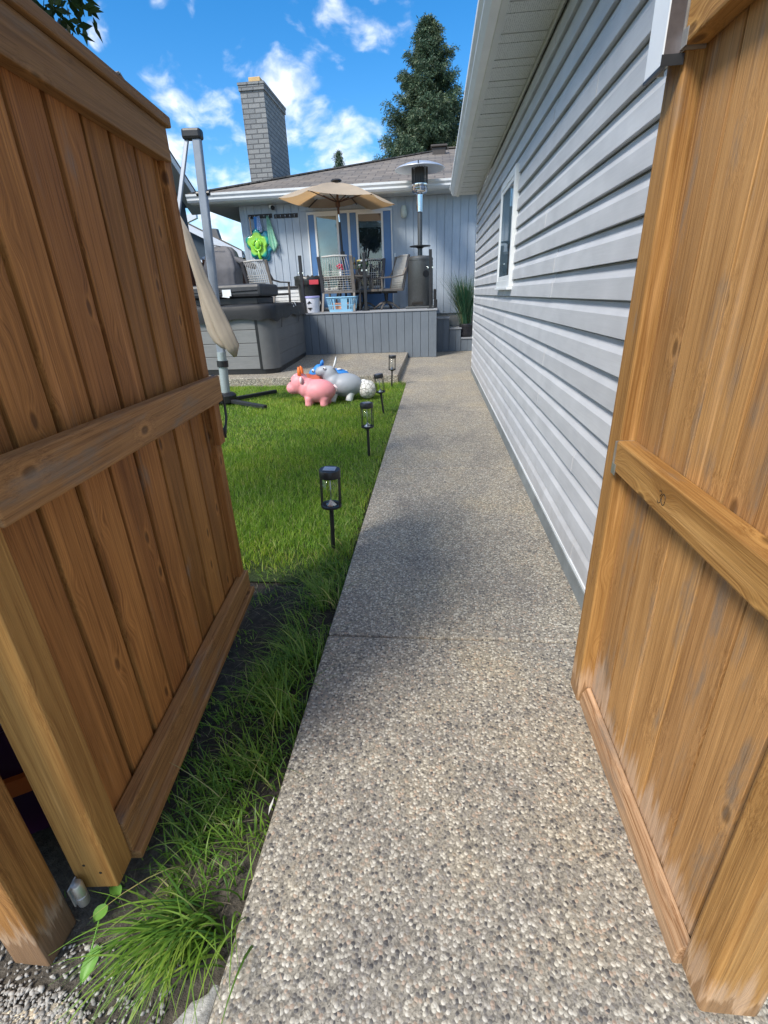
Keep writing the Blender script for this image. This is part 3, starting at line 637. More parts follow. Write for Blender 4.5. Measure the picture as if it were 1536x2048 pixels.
def build_left_post():
    p = thing('gate_post', 'square wooden gate post with a pale weathered foot at the lower left corner', 'post', (-0.92, 0.56, 0))
    MB().box(-0.967, -0.874, 0.512, 0.604, -0.045, 2.02).build('post', M['left_post'], p, bevel=0.006)
    MB().box(-0.98, -0.861, 0.50, 0.617, 2.021, 2.06).build('post_cap', M['left_post'], p, bevel=0.008)
    f = thing('board_fence', 'stained board fence running left from the gate post', 'fence', (-1.2, 0.57, 0))
    b = MB(); x = -0.972
    while x > -3.4:
        b.box(x-0.138, x, 0.555, 0.575, 0.10, 1.88); x -= 0.143
    b.build('board_panel', M['left_post'], f, bevel=0.003)
    for z0, z1 in ((0.012, 0.098), (0.98, 1.07), (1.79, 1.88)):
        r = MB().box(-3.4, -0.969, 0.532, 0.5545 if z0 > 0.1 else 0.59, z0, z1); r.build('rail', M['gate_cap'], f, bevel=0.005)
    MB().box(-3.42, -0.975, 0.525, 0.605, 1.882, 1.915).build('cap_rail', M['gate_cap'], f, bevel=0.005)
build_left_post()
def build_tote():
    t = thing('storage_tub', 'dark purple tub in the shade behind the open gate', 'tub', (-1.25, 1.0, -0.04))
    MB().lathe([(0.22, 0.0), (0.235, 0.01), (0.275, 0.42), (0.285, 0.43), (0.285, 0.45), (0.26, 0.45), (0.225, 0.02), (0.0, 0.02)], (-1.25, 1.0, -0.04), 28).build('body', M['purple'], t, smooth='auto')
    MB().lathe([(0.262, 0.2), (0.272, 0.2), (0.278, 0.26), (0.268, 0.26)], (-1.25, 1.0, -0.04), 28).build('band', M['orange'], t, smooth='auto')
build_tote()
def build_weed():
    t = thing('broadleaf_weed', 'weed with three light green oval leaves at the gate foot', 'weed', (-0.79, 0.60, -0.04))
    MB().tube([(-0.80, 0.685, -0.04), (-0.79, 0.655, 0.02), (-0.785, 0.60, 0.03), (-0.76, 0.50, 0.01)], 0.0022, 6).build('stem', M['weed'], t, smooth=True)
    for (x, y, z, a, l, wd, tilt) in ((-0.782, 0.645, 0.025, -0.5, 0.042, 0.026, .35), (-0.777, 0.595, 0.035, -1.9, 0.036, 0.034, .15), (-0.752, 0.515, 0.02, -1.75, 0.062, 0.032, -.1)):
        m = MB(); ca, sa = math.cos(a), math.sin(a); rows = []
        for i in range(7):
            t_ = i/6; hw = wd*0.5*math.sin(math.pi*min(1, 0.06+t_*0.94))**0.7
            rows.append([(x+ca*l*(t_-.3)-sa*hw*s_, y+sa*l*(t_-.3)+ca*hw*s_, z+tilt*l*t_-0.3*l*t_*t_+abs(s_)*0.006) for s_ in (-1, -.5, 0, .5, 1)])
        vs = [p for r_ in rows for p in r_]; m.add(vs, [(i*5+j, i*5+j+1, i*5+j+6, i*5+j+5) for i in range(6) for j in range(4)])
        m.build('leaf', M['weed'], t, smooth=True)
    s = MB(); s.prism([(-0.472, 0.885, -0.02), (-0.461, 0.905, 0.004), (-0.463, 0.925, 0.006), (-0.476, 0.91, -0.018)], (0.0, 0.0, 0.0015))
    o = s.build('paper_scrap', M['paper']); tag(o, 'small torn white paper scrap at the path edge', 'paper scrap')
build_weed()

# ================================================================== RIGHT FENCE PANEL
def build_right_fence():
    f = thing('wooden_fence', 'sunlit honey coloured board fence panel on the right with a pencilled rail', 'fence', (0.56, 1.0, 0))
    b = MB(); y = 1.362
    for wd in (0.143, 0.147, 0.150, 0.146, 0.142, 0.10):
        y1 = max(y-wd, 0.614)
        b.box(0.556+RNG.uniform(-0.0012, 0.0012), 0.577, y1+0.0045, y-0.0045, 0.004, 2.10); y = y1
    b.build('board_panel', M['fence_board'], f, bevel=0.0012)
    MB().box(0.5628, 0.583, 0.614, 1.36, 0.006, 2.09).build('backing_board', M['gate_groove'], f)  # dark sheet just behind the boards; its colour stands in for shadow in the gaps
    MB().box(0.516, 0.608, 1.362, 1.454, -0.05, 2.10).build('post', M['fence_post'], f, bevel=0.006)
    MB().box(0.535, 0.648, 0.528, 0.612, 0.012, 2.10).build('post', M['fence_post'], f, bevel=0.010)
    MB().box(0.545, 0.638, 0.54, 0.605, -0.06, 0.011).build('post_foot', M['left_post'], f)
    MB().box(0.506, 0.5565, 0.6135, 1.356, 0.874, 0.960).build('middle_rail', M['fence_rail'], f, bevel=0.005)
    MB().box(0.506, 0.5565, 0.6135, 1.356, 1.795, 1.885).build('top_rail', M['fence_rail'], f, bevel=0.005)
    MB().box(0.490, 0.625, 0.42, 1.47, 2.101, 2.14).build('cap_rail', M['fence_rail'], f, bevel=0.005)
    MB().prism([(0.524, 0.6135, -0.004), (0.5545, 0.6135, -0.004), (0.5545, 0.6135, 0.070), (0.540, 0.6135, 0.064), (0.527, 0.6135, 0.042)], (0, 0.744, 0)).build('bottom_rail', M['fence_sill'], f, bevel=0.004)
    for z0, z1 in ((0.866, 0.958), (1.79, 1.89)):
        k = MB().box(0.5035, 0.553, 1.3575, 1.3612, z0, z1); k.box(0.5035, 0.5055, 1.335, 1.3575, z0, z0+0.03)
        k.lathe([(0, 0), (0.004, 0), (0.0045, 0.002), (0, 0.003)], (0.512, 1.356, z0+0.02), 8)
        k.build('bracket', M['zinc'], f)
    # pencilled figures on the rail, read from the path
    m = MB(); X = 0.5052; y0, z0, s = 1.062, 0.915, 0.030
    def stroke(pts): m.tube([(X, y0-a*s, z0+c*s) for a, c in pts], 0.0007, 5)
    stroke([(0.0, 0.42), (0.25, 0.52), (0.45, 0.36), (0.2, 0.08), (0.42, -0.08), (0.38, -0.38), (0.1, -0.5), (-0.15, -0.36)])
    stroke([(0.78+0.3*math.cos(t), 0.02+0.42*math.sin(t)) for t in [i*0.42+1.2 for i in range(17)]])
    m.build('pencil_mark', M['black'], f, smooth=True)
build_right_fence()

# ================================================================== GARAGE
GX = 0.717
def build_garage():
    g = thing('garage', 'long grey vinyl sided garage wall along the right of the path', 'garage', (1.5, 5.5, 0))
    s = MB(); Y0, Y1 = 1.62, 9.36; z = 0.103; k = 0
    prof = [(0.0, -0.0245), (0.002, -0.0255), (0.078, -0.0215), (0.106, -0.0060), (0.1245, -0.0045), (0.1275, 0.006), (0.133, 0.006)]
    while z < 2.76:
        cuts = sorted([Y0]+[RNG.uniform(2.0, 4.2)+(k % 3)*1.2, ]+[RNG.uniform(5.4, 8.6)]+[Y1]); zt = min(z+0.133, 2.775); off = 0.0
        for a, b_ in zip(cuts[:-1], cuts[1:]):
            pl = [(GX, z+0.002)]+[(GX+x-off, min(z+h, 2.775)) for h, x in prof]+[(GX, zt)]
            n = len(pl); o = len(s.v); s.v += [(x, a, zz) for x, zz in pl]+[(x, b_, zz) for x, zz in pl]
            s.f += [(o+i, o+i+1, o+n+i+1, o+n+i) for i in range(n-1)]+[tuple(o+i for i in range(n))]
            off += 0.0025
        z += 0.133; k += 1
    s.build('siding', M['siding'], g)
    MB().box(GX+0.008, 6.5, Y0+0.002, Y1-0.002, 0.104, 2.775).build('wall', M['siding'], g)
    MB().box(GX-0.032, GX+0.3, Y0, Y1, 0.086, 0.1025).build('starter_strip', M['white'], g)
    MB().box(GX-0.037, 6.4, Y0, Y1-0.003, -0.12, 0.0855).build('foundation', M['found'], g)
    MB().box(GX-0.028, GX+0.07, Y1, Y1+0.03, 0.05, 2.77).build('corner_trim', M['white'], g, bevel=0.004)
    # eaves: soffit panels, fascia and gutter
    so = MB(); y = 0.9; i = 0
    while y < 9.30:
        so.box(0.395, GX-0.004, y+0.004, min(y+0.118, 9.36), 2.776+(0.003 if i % 3 == 0 else 0), 2.79); y += 0.122; i += 1
    so.build('soffit', M['perf'], g)
    MB().box(0.39, GX-0.003, 0.9, 9.36, 2.791, 2.81).build('soffit_back', M['soffit'], g)
    MB().box(GX-0.038, GX-0.0265, Y0, 9.36, 2.752, 2.7755).build('soffit_trim', M['soffit'], g)
    fa = MB()
    for a, b_ in ((0.9, 5.05), (5.056, 8.1), (8.106, 9.40)): fa.box(0.352, 0.394, a, b_, 2.766+(0.0 if a < 5 else 0.002), 2.90)
    fa.build('fascia', M['soffit'], g, bevel=0.004)
    gp = [(0.350, 2.775), (0.300, 2.775), (0.268, 2.815), (0.268, 2.835), (0.245, 2.862), (0.243, 2.892), (0.251, 2.894), (0.254, 2.868), (0.278, 2.838), (0.278, 2.82), (0.306, 2.784), (0.350, 2.784)]
    MB().prism([(x, 0.9, z) for x, z in gp], (0, 8.46, 0)).add([], []).build('gutter', M['white'], g)
    MB().prism([(x, 9.361, z) for x, z in ((0.350, 2.772), (0.298, 2.772), (0.265, 2.814), (0.265, 2.835), (0.242, 2.862), (0.240, 2.896), (0.350, 2.896))], (0, 0.006, 0)).build('gutter_end', M['white'], g)
    rf = MB(); rf.prism([(0.30, 0.88, 2.905), (0.30, 0.88, 2.93), (3.6, 0.88, 4.2), (6.9, 0.88, 2.93), (6.9, 0.88, 2.905), (3.6, 0.88, 4.17)], (0, 8.54, 0)).build('roof', M['shingle'], g)
    MB().prism([(0.72, 1.64, 2.78), (6.48, 1.64, 2.78), (3.6, 1.64, 4.1)], (0, 7.7, 0)).build('gable', M['siding'], g)
    # window
    fr = MB(); y0, y1, z0, z1 = 4.89, 5.84, 1.375, 2.30
    for a in ((y0, y0+0.065, z0, z1), (y1-0.065, y1, z0, z1), (y0+0.065, y1-0.065, z0, z0+0.065), (y0+0.065, y1-0.065, z1-0.065, z1)): fr.box(GX-0.054, GX-0.006, *a)
    win = fr.build('window', M['white'], g, bevel=0.005)
    fi = MB()
    for a in ((y0+0.066, y0+0.10, z0+0.066, z1-0.066), (y1-0.10, y1-0.066, z0+0.066, z1-0.066), (y0+0.10, y1-0.10, z0+0.066, z0+0.10), (y0+0.10, y1-0.10, z1-0.10, z1-0.066)): fi.box(GX-0.049, GX-0.010, *a)
    fi.build('sash', M['white'], win, bevel=0.003)
    MB().box(GX-0.072, GX-0.006, y0-0.01, y1+0.01, z0-0.022, z0-0.001).build('sill', M['white'], win, bevel=0.004)
    MB().box(GX-0.0455, GX-0.0435, y0+0.09, y1-0.09, z0+0.09, z1-0.09).build('pane', M['pane_side'], win)
    MB().box(GX-0.0400, GX-0.0395, y0+0.102, y1-0.102, z0+0.102, z1-0.102).build('blind', M['cool_blind'], win)
    bl = MB(); bl.box(GX-0.0425, GX-0.0405, y0+0.12, y0+0.26, z0+0.105, z0+0.33); bl.box(GX-0.0425, GX-0.0405, y0+0.12, y0+0.34, z0+0.33, z0+0.36); bl.build('shelf_items', M['heater'], win)
build_garage()
def build_downspout():
    d = thing('downspout', 'short white downspout end with a brown side face fixed to the fence post top', 'downspout', (0.49, 1.40, 1.77))
    x0, x1, y0, y1, zt = 0.470, 0.5135, 1.360, 1.452, 2.095; t = 0.003
    m = MB(); m.box(x0, x0+t, y0, y1, 1.768, zt); m.box(x1-t, x1, y0, y1, 1.79, zt); m.box(x0+t, x1-t, y1-t, y1, 1.775, zt)
    m.build('channel', M['white'], d, bevel=0.001)
    MB().prism([(x0+t, y0+t, 1.772), (x1-t, y0+t, 1.79), (x1-t, y0+t, zt), (x0+t, y0+t, zt)], (0, -t, 0)).build('side_face', P('brown metal face', (0.13, 0.115, 0.115), 0.4, 0.3, 0.35, 12), d)
    MB().box(x0-0.0015, x0+0.008, y0-0.002, y1, 1.7615, 1.7675).box(x0-0.0015, x1, y0-0.0025, y0-0.0005, 1.766, 1.785).build('lip', M['black_metal'], d)
build_downspout()

# ================================================================== HOUSE
HY = 13.6
def build_house():
    h = thing('house', 'single storey house with pale blue grey boards, blue doors and a brick chimney', 'house', (0, 16, 0))
    b = MB(); x = -4.81; 
    b.box(-4.81, 8.5, HY+0.004, HY+0.2, 0.87, 3.50)
    while x < 2.2:
        x1 = x+0.187
        if x1 < -3.14 or x > -1.02: b.box(x+0.006, x1-0.006, HY-0.014, HY+0.003, 0.865, 3.47)
        else:
            b.box(x+0.006, x1-0.006, HY-0.014, HY+0.003, 3.29, 3.47)
        x = x1
    b.build('wall', M['house_board'], h, bevel=0.002)
    MB().box(-4.81, -4.70, HY-0.022, HY+0.1, 0.865, 3.47).build('corner_board', M['house_board'], h, bevel=0.004)
    MB().box(-4.805, -4.62, HY+0.21, 25, 0.87, 3.47).build('wall', M['house_board'], h)
    MB().box(-4.79, 8.4, HY+0.02, 24.9, -0.1, 0.8645).build('foundation', M['concrete'], h)
    # roof: a hip with its ridge running right
    A, B_, C_, D = (-5.80, 13.03, 3.675), (9.0, 13.03, 3.675), (9.0, 25.6, 3.675), (-5.80, 25.6, 3.675)
    E1, E2 = (0.40, 19.3, 5.60), (3.2, 19.3, 5.60)
    r = MB(); r.add([A, B_, C_, D, E1, E2], [(0, 1, 5, 4), (1, 2, 5), (2, 3, 4, 5), (3, 0, 4)])
    rf = r.build('roof', M['shingle'], h, solid=0.05)
    cp = MB(); 
    for p, q in ((A, E1), (E1, E2), (D, E1)): cp.bar(Vector(p)+Vector((0, 0, 0.012)), Vector(q)+Vector((0, 0, 0.012)), 0.26, 0.03)
    cp.build('ridge_cap', M['shingle'], rf)
    v = MB(); v.box(-0.08, 0.32, 17.9, 18.2, 5.14, 5.36); v.box(-0.13, 0.37, 17.84, 18.26, 5.36, 5.42); v.build('roof_vent', P('brown roof vent', (0.06, 0.05, 0.045), 0.6), rf, bevel=0.02)
    # eaves
    gp = [(13.045, 3.500), (12.99, 3.500), (12.955, 3.545), (12.955, 3.585), (12.925, 3.625), (12.922, 3.668), (12.932, 3.67), (12.936, 3.632), (12.966, 3.592), (12.966, 3.55), (12.995, 3.512), (13.045, 3.512)]
    MB().prism([(-5.82, y, z) for y, z in gp], (9.5, 0, 0)).build('gutter', M['white'], h)
    MB().prism([(-5.826, y, z) for y, z in ((13.045, 3.498), (12.985, 3.498), (12.951, 3.545), (12.951, 3.588), (12.92, 3.628), (12.918, 3.672), (13.045, 3.672))], (0.005, 0, 0)).build('gutter_end', M['white'], h)
    MB().box(-5.78, 3.6, 13.046, 13.075, 3.485, 3.67).build('fascia', M['white'], h)
    MB().box(-5.80, -5.77, 13.08, 25.5, 3.485, 3.672).build('fascia', M['white'], h)
    so = MB(); x = -5.768
    while x < 3.6: so.box(x+0.003, x+0.147, 13.08, HY-0.016, 3.472, 3.482); x += 0.15
    y = 13.60
    while y < 25: so.box(-5.768, -4.812, y+0.003, y+0.147, 3.472, 3.482); y += 0.15
    so.build('soffit', M['soffit'], h); MB().box(-5.768, 3.6, 13.08, 25, 3.4825, 3.50).build('soffit_back', M['soffit'], h)
    # chimney
    c = MB(); c.box(-4.875, -4.27, 15.0, 16.9, 3.4, 6.13); ch = c.build('chimney', M['brick'], h)
    cc = MB(); cc.box(-4.905, -4.24, 14.97, 16.93, 6.131, 6.24); cc.box(-4.92, -4.225, 14.955, 16.945, 6.241, 6.30); cc.build('chimney_crown', M['brick'], ch, bevel=0.01)
    MB().box(-4.72, -4.42, 15.3, 15.6, 6.30, 6.50).build('flue', M['flue'], ch, bevel=0.012)
    # double door
    x0, x1, z0, z1 = -3.13, -1.025, 1.10, 3.26
    fr = MB(); fr.box(x0, x0+0.033, HY-0.05, HY, z0, z1); fr.box(x1-0.033, x1, HY-0.05, HY, z0, z1); fr.box(x0+0.033, x1-0.033, HY-0.05, HY, z1-0.06, z1); fr.box(-2.125, -2.065, HY-0.05, HY, z0, z1-0.06)
    fr.box(x0, x1, HY-0.09, HY, z0-0.05, z0-0.001); fr.build('door_frame', M['white'], h, bevel=0.006)
    for i, (a, b2, g0, g1, dark) in enumerate(((x0+0.035, -2.127, -2.915, -2.375, False), (-2.063, x1-0.035, -1.875, -1.275, True))):
        d = MB(); gz0, gz1 = 1.55, 3.175; yf, yb = HY-0.032, HY-0.004
        d.box(a, g0, yf, yb, z0, z1-0.062); d.box(g1, b2, yf, yb, z0, z1-0.062); d.box(g0, g1, yf, yb, z0, gz0); d.box(g0, g1, yf, yb, gz1, z1-0.062)
        dr = d.build('door', M['blue_door'], h, bevel=0.004)
        t = MB()
        for q in ((g0-0.03, g0+0.02, gz0-0.03, gz1+0.03), (g1-0.02, g1+0.03, gz0-0.03, gz1+0.03), (g0+0.02, g1-0.02, gz0-0.03, gz0+0.02), (g0+0.02, g1-0.02, gz1-0.02, gz1+0.03)): t.box(q[0], q[1], yf-0.022, yf-0.001, q[2], q[3])
        t.build('glazing_frame', M['white'], dr, bevel=0.004)
        MB().box(g0+0.01, g1-0.01, yf+0.008, yf+0.012, gz0+0.01, gz1-0.01).build('pane', M['pane_dark'] if dark else M['pane'], dr)
        if dark:
            MB().box(g0, g1, yb-0.003, yb+0.0, gz0, gz1).build('room_behind', M['dark_int'], dr)
            MB().box(g0, g1, yb-0.008, yb-0.0035, gz1-0.30, gz1).build('roller_blind', M['beige'], dr)
        else:
            s = MB(); zz = gz0
            while zz < gz1: s.obox(((g0+g1)/2, yb-0.006, zz+0.012), (0, 0.0035, 0.009), ((g1-g0)/2, 0, 0), (0, 0.0006, -0.0002)); zz += 0.024
            s.build('slat_blind', M['blind'], dr); MB().box(g0, g1, yb-0.001, yb, gz0, gz1).build('room_behind', M['blind'], dr)
        hx = -2.175 if i == 0 else -2.005
        if dark: MB().box(hx-0.02, hx+0.02, yf-0.012, yf-0.001, 1.98, 2.24).lathe([(0, 0), (0.03, 0.0), (0.034, 0.02), (0.02, 0.045), (0, 0.05)], (hx, yf-0.04, 2.08), 12).build('handle', P('antique brass', (0.28, 0.22, 0.12), 0.4, 0.8), dr, smooth='auto')
    MB().box(-0.995, -0.955, HY-0.035, HY-0.0145, 2.20, 2.29).build('doorbell', M['white'], h, bevel=0.006)
    return h
build_house()
def build_wall_items():
    l = thing('wall_lamp', 'ivory jar wall lamp right of the blue doors', 'lamp', (-0.735, HY-0.1, 3.2))
    MB().lathe([(0.0, 0.13), (0.05, 0.128), (0.062, 0.10), (0.066, 0.06), (0.07, 0.055), (0.07, 0.04)], (-0.735, HY-0.10, 3.15), 16).box(-0.765, -0.705, HY-0.10, HY-0.0145, 3.20, 3.26).build('cap', M['ivory'], l, smooth='auto')
    MB().lathe([(0.064, 0.04), (0.072, 0.02), (0.076, -0.05), (0.066, -0.10), (0.035, -0.125), (0.0, -0.13)], (-0.735, HY-0.10, 3.15), 16).build('jar', M['ivory'], l, smooth=True)
    c = thing('security_camera', 'small white security camera with black lens under the house eave', 'camera', (-3.95, HY-0.05, 3.42))
    MB().lathe([(0.0, 0), (0.05, 0.0), (0.055, 0.02), (0.0, 0.03)], (-3.97, HY-0.045, 3.44), 14).box(-4.02, -3.93, HY-0.14, HY-0.0145, 3.385, 3.445).build('body', M['white'], c, bevel=0.012)
    MB().ell((-3.925, HY-0.13, 3.385), (0.05, 0.05, 0.05), 14).build('lens', M['black'], c, smooth=True)
    for i, (a, b, lab) in enumerate(((-4.60, -3.99, 'dark coat rack holding the swim float and towels'), (-3.945, -3.345, 'empty dark coat rack with five silver hooks'))):
        r = thing('coat_rack', lab, 'coat rack', ((a+b)/2, HY-0.03, 3.22), 'coat racks on the house wall')
        z = 3.235-i*0.02
        MB().box(a, b, HY-0.034, HY-0.0145, z-0.045, z+0.045).build('board', M['darkwood'], r, bevel=0.005)
        for k in range(5):
            x = a+0.07+k*(b-a-0.14)/4
            MB().tube([(x, HY-0.036, z+0.012), (x, HY-0.06, z+0.0), (x, HY-0.08, z-0.03), (x, HY-0.10, z-0.02), (x, HY-0.105, z+0.01)], 0.008, 6).build('hook', M['chrome'], r, smooth=True)
    f = thing('swim_float', 'lime green and teal inflatable swim float hanging on the house wall', 'swim float', (-4.41, HY-0.10, 2.62))
    def star(cx, cz, r0, amp, lobes, ph, y0, depth, sx=1.0, sz=1.0):
        m = MB(); n = 72; rows = 9; vs = []
        for i in range(rows+1):
            t = i/rows
            for k in range(n):
                a = 2*math.pi*k/n; r = r0*(1+amp*math.cos(lobes*a+ph)+0.05*math.cos(2*a+1))*math.sin(t*math.pi/2)
                puff = math.cos(t*math.pi/2)**0.75*(1+0.22*math.cos(t*9.0))
                vs.append((cx+r*math.cos(a)*sx, y0-depth*puff, cz+r*math.sin(a)*sz))
        m.add(vs, [(i*n+k, i*n+(k+1) % n, (i+1)*n+(k+1) % n, (i+1)*n+k) for i in range(rows) for k in range(n)]); return m
    star(-4.36, 2.60, 0.30, 0.16, 6, 0.4, HY-0.03, 0.07, 1.05, 1.12).build('rear_cushion', M['teal'], f, smooth=True)
    star(-4.41, 2.62, 0.265, 0.20, 5, -1.57*5+3.14159*0, HY-0.09, 0.08, 1.0, 1.15).build('front_cushion', M['float'], f, smooth=True)
    MB().tube([(-4.41+0.105*math.cos(t), HY-0.165, 2.60+0.12*math.sin(t)) for t in np.linspace(-4.4, 1.2, 16)], 0.030, 8).build('centre_ring', M['lime'], f, smooth=True)
    MB().ell((-4.40, HY-0.17, 2.61), (0.055, 0.035, 0.10), 12).build('centre_pad', M['lime'], f, smooth=True)
    MB().tube([(-4.40, HY-0.16, 2.50), (-4.39, HY-0.16, 2.36), (-4.36, HY-0.14, 2.25)], [0.03, 0.035, 0.05], 8).build('tail_piece', M['lime'], f, smooth=True)
    MB().bar((-4.545, HY-0.10, 3.22), (-4.545, HY-0.10, 2.85), 0.035, 0.008, (0, 1, 0)).build('strap', M['tanstrap'], f)
    MB().bar((-4.40, HY-0.105, 3.22), (-4.40, HY-0.10, 2.82), 0.085, 0.010, (0, 1, 0)).build('strap', M['bluestrap'], f)
    def cloth(name, lab, mat, x, top, bot, w0, w1, seed, drift):
        m = MB(); rows = 12; cols = 10; rn = np.random.default_rng(seed); ph = rn.uniform(0, 6, 4); vs = []
        for i in range(rows+1):
            t = i/rows; wd = w0+(w1-w0)*t**0.7
            for j in range(cols+1):
                s_ = j/cols-0.5
                vs.append((x+drift*t+s_*wd, HY-0.115-0.035*math.sin(s_*17+ph[0]+t)*(0.3+t)-0.02*math.sin(s_*31+ph[1]), top+(bot-top)*t*(1-0.18*abs(s_)*t*2)+0.02*math.sin(s_*9+ph[2])*t))
        m.add(vs, [(i*(cols+1)+j, i*(cols+1)+j+1, (i+1)*(cols+1)+j+1, (i+1)*(cols+1)+j) for i in range(rows) for j in range(cols)])
        o = m.build(name, mat, smooth=True, solid=0.012); tag(o, lab, 'towel')
    cloth('towel', 'mint green towel hanging from the coat rack beside the swim float', M['mint'], -4.09, 3.23, 2.44, 0.05, 0.24, 3, 0.08)
    cloth('cloth', 'small pale blue patterned cloth hanging above the swim float', M['palecloth'], -4.315, 3.23, 2.88, 0.05, 0.15, 5, 0.0)
build_wall_items()

# ================================================================== DECK, STEPS AND WHAT STANDS ON THEM
DZ = 1.035
def build_deck():
    d = thing('deck', 'raised grey board deck in front of the house with upright skirting boards', 'deck', (-2.5, 12.6, 0))
    sk = MB(); x = 0.058
    while x > -6.6:
        sk.box(x-0.1775, x-0.003, 11.752, 11.775, 0.004 if x > -0.58 else 0.124, 0.995); x -= 0.1815
    y = 11.78
    while y < 13.5: sk.box(0.035, 0.058, y, min(y+0.176, 13.56), 0.004, 0.995); y += 0.18
    sk.build('skirting', M['deck_board'], d, bevel=0.003)
    MB().box(-6.6, 0.03, 11.80, 13.55, 0.124, 0.98).build('frame', M['black'], d)
    b = MB(); y = 11.735
    while y < 13.5: b.box(-6.6, 0.075, y, min(y+0.137, 13.575), 0.998, DZ); y += 0.142
    b.build('deck_boards', M['deck_top'], d, bevel=0.004)
    st = thing('deck_steps', 'grey steps descending right from the deck beside the house wall', 'steps', (0.5, 13.2, 0))
    for x0, x1, zt in ((0.062, 0.37, 0.80), (0.375, 0.66, 0.555), (0.665, 0.99, 0.325)):
        k = MB(); xx = x0
        while xx < x1-0.02: k.box(xx+0.002, min(xx+0.16, x1)-0.002, 12.80, 13.55, 0.003, zt-0.037); xx += 0.16
        rs = k.build('riser', M['deck_board'], st, bevel=0.003)
        MB().box(x0, x1+0.012, 12.78, 13.56, zt-0.035, zt).build('tread', M['deck_top'], st, bevel=0.004)
    for x, lab in ((-2.965, 'black railing post standing beside the hot tub lid'), (-1.535, 'black railing post between the laundry basket and the dining chairs'), (-0.085, 'black railing post at the right corner of the deck')):
        p = thing('railing_post', lab, 'railing post', (x, 11.84, DZ), 'railing posts along the deck edge')
        MB().box(x-0.032, x+0.032, 11.808, 11.872, DZ+0.018, 2.21).build('post', M['black_metal'], p, bevel=0.004)
        MB().box(x-0.07, x+0.07, 11.77, 11.91, DZ+0.001, DZ+0.017).build('base_plate', M['black_metal'], p, bevel=0.003)
        for s_ in (-1, 1):
            MB().obox((x+s_*0.05, 11.80, 1.86), (0.016, 0, 0), (0, 0.012, 0), (0, 0, 0.016)).build('glass_clamp', M['chrome'], p, bevel=0.004)
build_deck()

def build_patio_umbrella():
    cx, cy = -2.17, 12.62
    u = thing('patio_umbrella', 'tan hexagonal patio umbrella open over the deck table', 'umbrella', (cx, cy, DZ))
    ap = Vector((cx, cy, 3.66)); rim = []
    for k in range(6):
        a = R(-107+60*k); rim.append(Vector((cx+1.31*math.cos(a), cy+1.31*math.sin(a), 3.305-0.085*math.cos(a)+0.0*math.sin(a))))
    m = MB(); vs = [ap]; nseg = 8; fs = []
    for k in range(6):
        a, b = rim[k], rim[(k+1) % 6]
        for i in range(nseg+1):
            for j in range(nseg+1):
                pass
    rows = 7; ring = []
    for r_ in range(1, rows+1):
        t = r_/rows; row = []
        for k in range(6):
            for j in range(8):
                s_ = j/8; e = rim[k].lerp(rim[(k+1) % 6], s_); sag = 4*s_*(1-s_)
                p = ap.lerp(e, t); p.z += -0.045*sag*t*t+0.05*math.sin(math.pi*t)*(1-0.7*sag)
                p -= (e-ap)*0.03*sag*t*t
                row.append(p)
        ring.append(row)
    vs = [ap]+[p for row in ring for p in row]; n = 48
    fs = [(0, 1+k, 1+(k+1) % n) for k in range(n)]+[(1+i*n+k, 1+(i+1)*n+k, 1+(i+1)*n+(k+1) % n, 1+i*n+(k+1) % n) for i in range(rows-1) for k in range(n)]
    m.add(vs, fs); m.build('canopy', M['tan'], u, smooth='auto')
    for k in range(6):
        e = ap.lerp(rim[k], 0.985)-Vector((0, 0, 0.012)); mid = ap.lerp(rim[k], 0.5)+Vector((0, 0, 0.022))
        rb = MB().tube([ap-Vector((0, 0, 0.05)), mid, e], [0.012, 0.012, 0.010], 6).build('rib', M['brown_rib'], u, smooth=True)
        MB().tube([(cx, cy, 3.28), mid-Vector((0, 0, 0.01))], 0.011, 6).build('strut', M['brown_rib'], rb, smooth=True)
    MB().lathe([(0.0, 0.06), (0.10, 0.05), (0.125, 0.02), (0.09, 0.0), (0.0, 0.0)], (cx, cy, 3.665), 20).build('finial', M['black'], u, smooth='auto')
    MB().lathe([(0.03, -0.1), (0.05, -0.08), (0.05, 0.0), (0.03, 0.02)], (cx, cy, 3.28), 14).build('runner', M['brown_rib'], u, smooth='auto')
    MB().tube([(cx+0.07, cy, DZ+0.05), (cx+0.015, cy, 2.9)], 0.026, 12).build('pole', M['black_metal'], u, smooth='auto')
    MB().tube([(cx+0.015, cy, 2.9), (cx+0.006, cy, 3.05)], 0.022, 12).build('tilt_joint', M['chrome'], u, smooth='auto')
    MB().tube([(cx+0.006, cy, 3.05), (cx, cy, 3.64)], 0.026, 12).build('upper_pole', M['brown_rib'], u, smooth='auto')
    MB().obox((cx+0.05, cy-0.06, 2.22), (0.045, 0, 0), (0, 0.035, 0), (0, 0, 0.085)).tube([(cx+0.05, cy-0.09, 2.22), (cx+0.05, cy-0.16, 2.22), (cx+0.07, cy-0.16, 2.13)], 0.010, 8).build('crank', M['black'], u, bevel=0.012)
    MB().lathe([(0.28, 0.0), (0.28, 0.04), (0.2, 0.07), (0.06, 0.09), (0.045, 0.25), (0.03, 0.25)], (cx+0.07, cy, DZ), 24).build('base', M['black'], u, smooth='auto')
build_patio_umbrella()

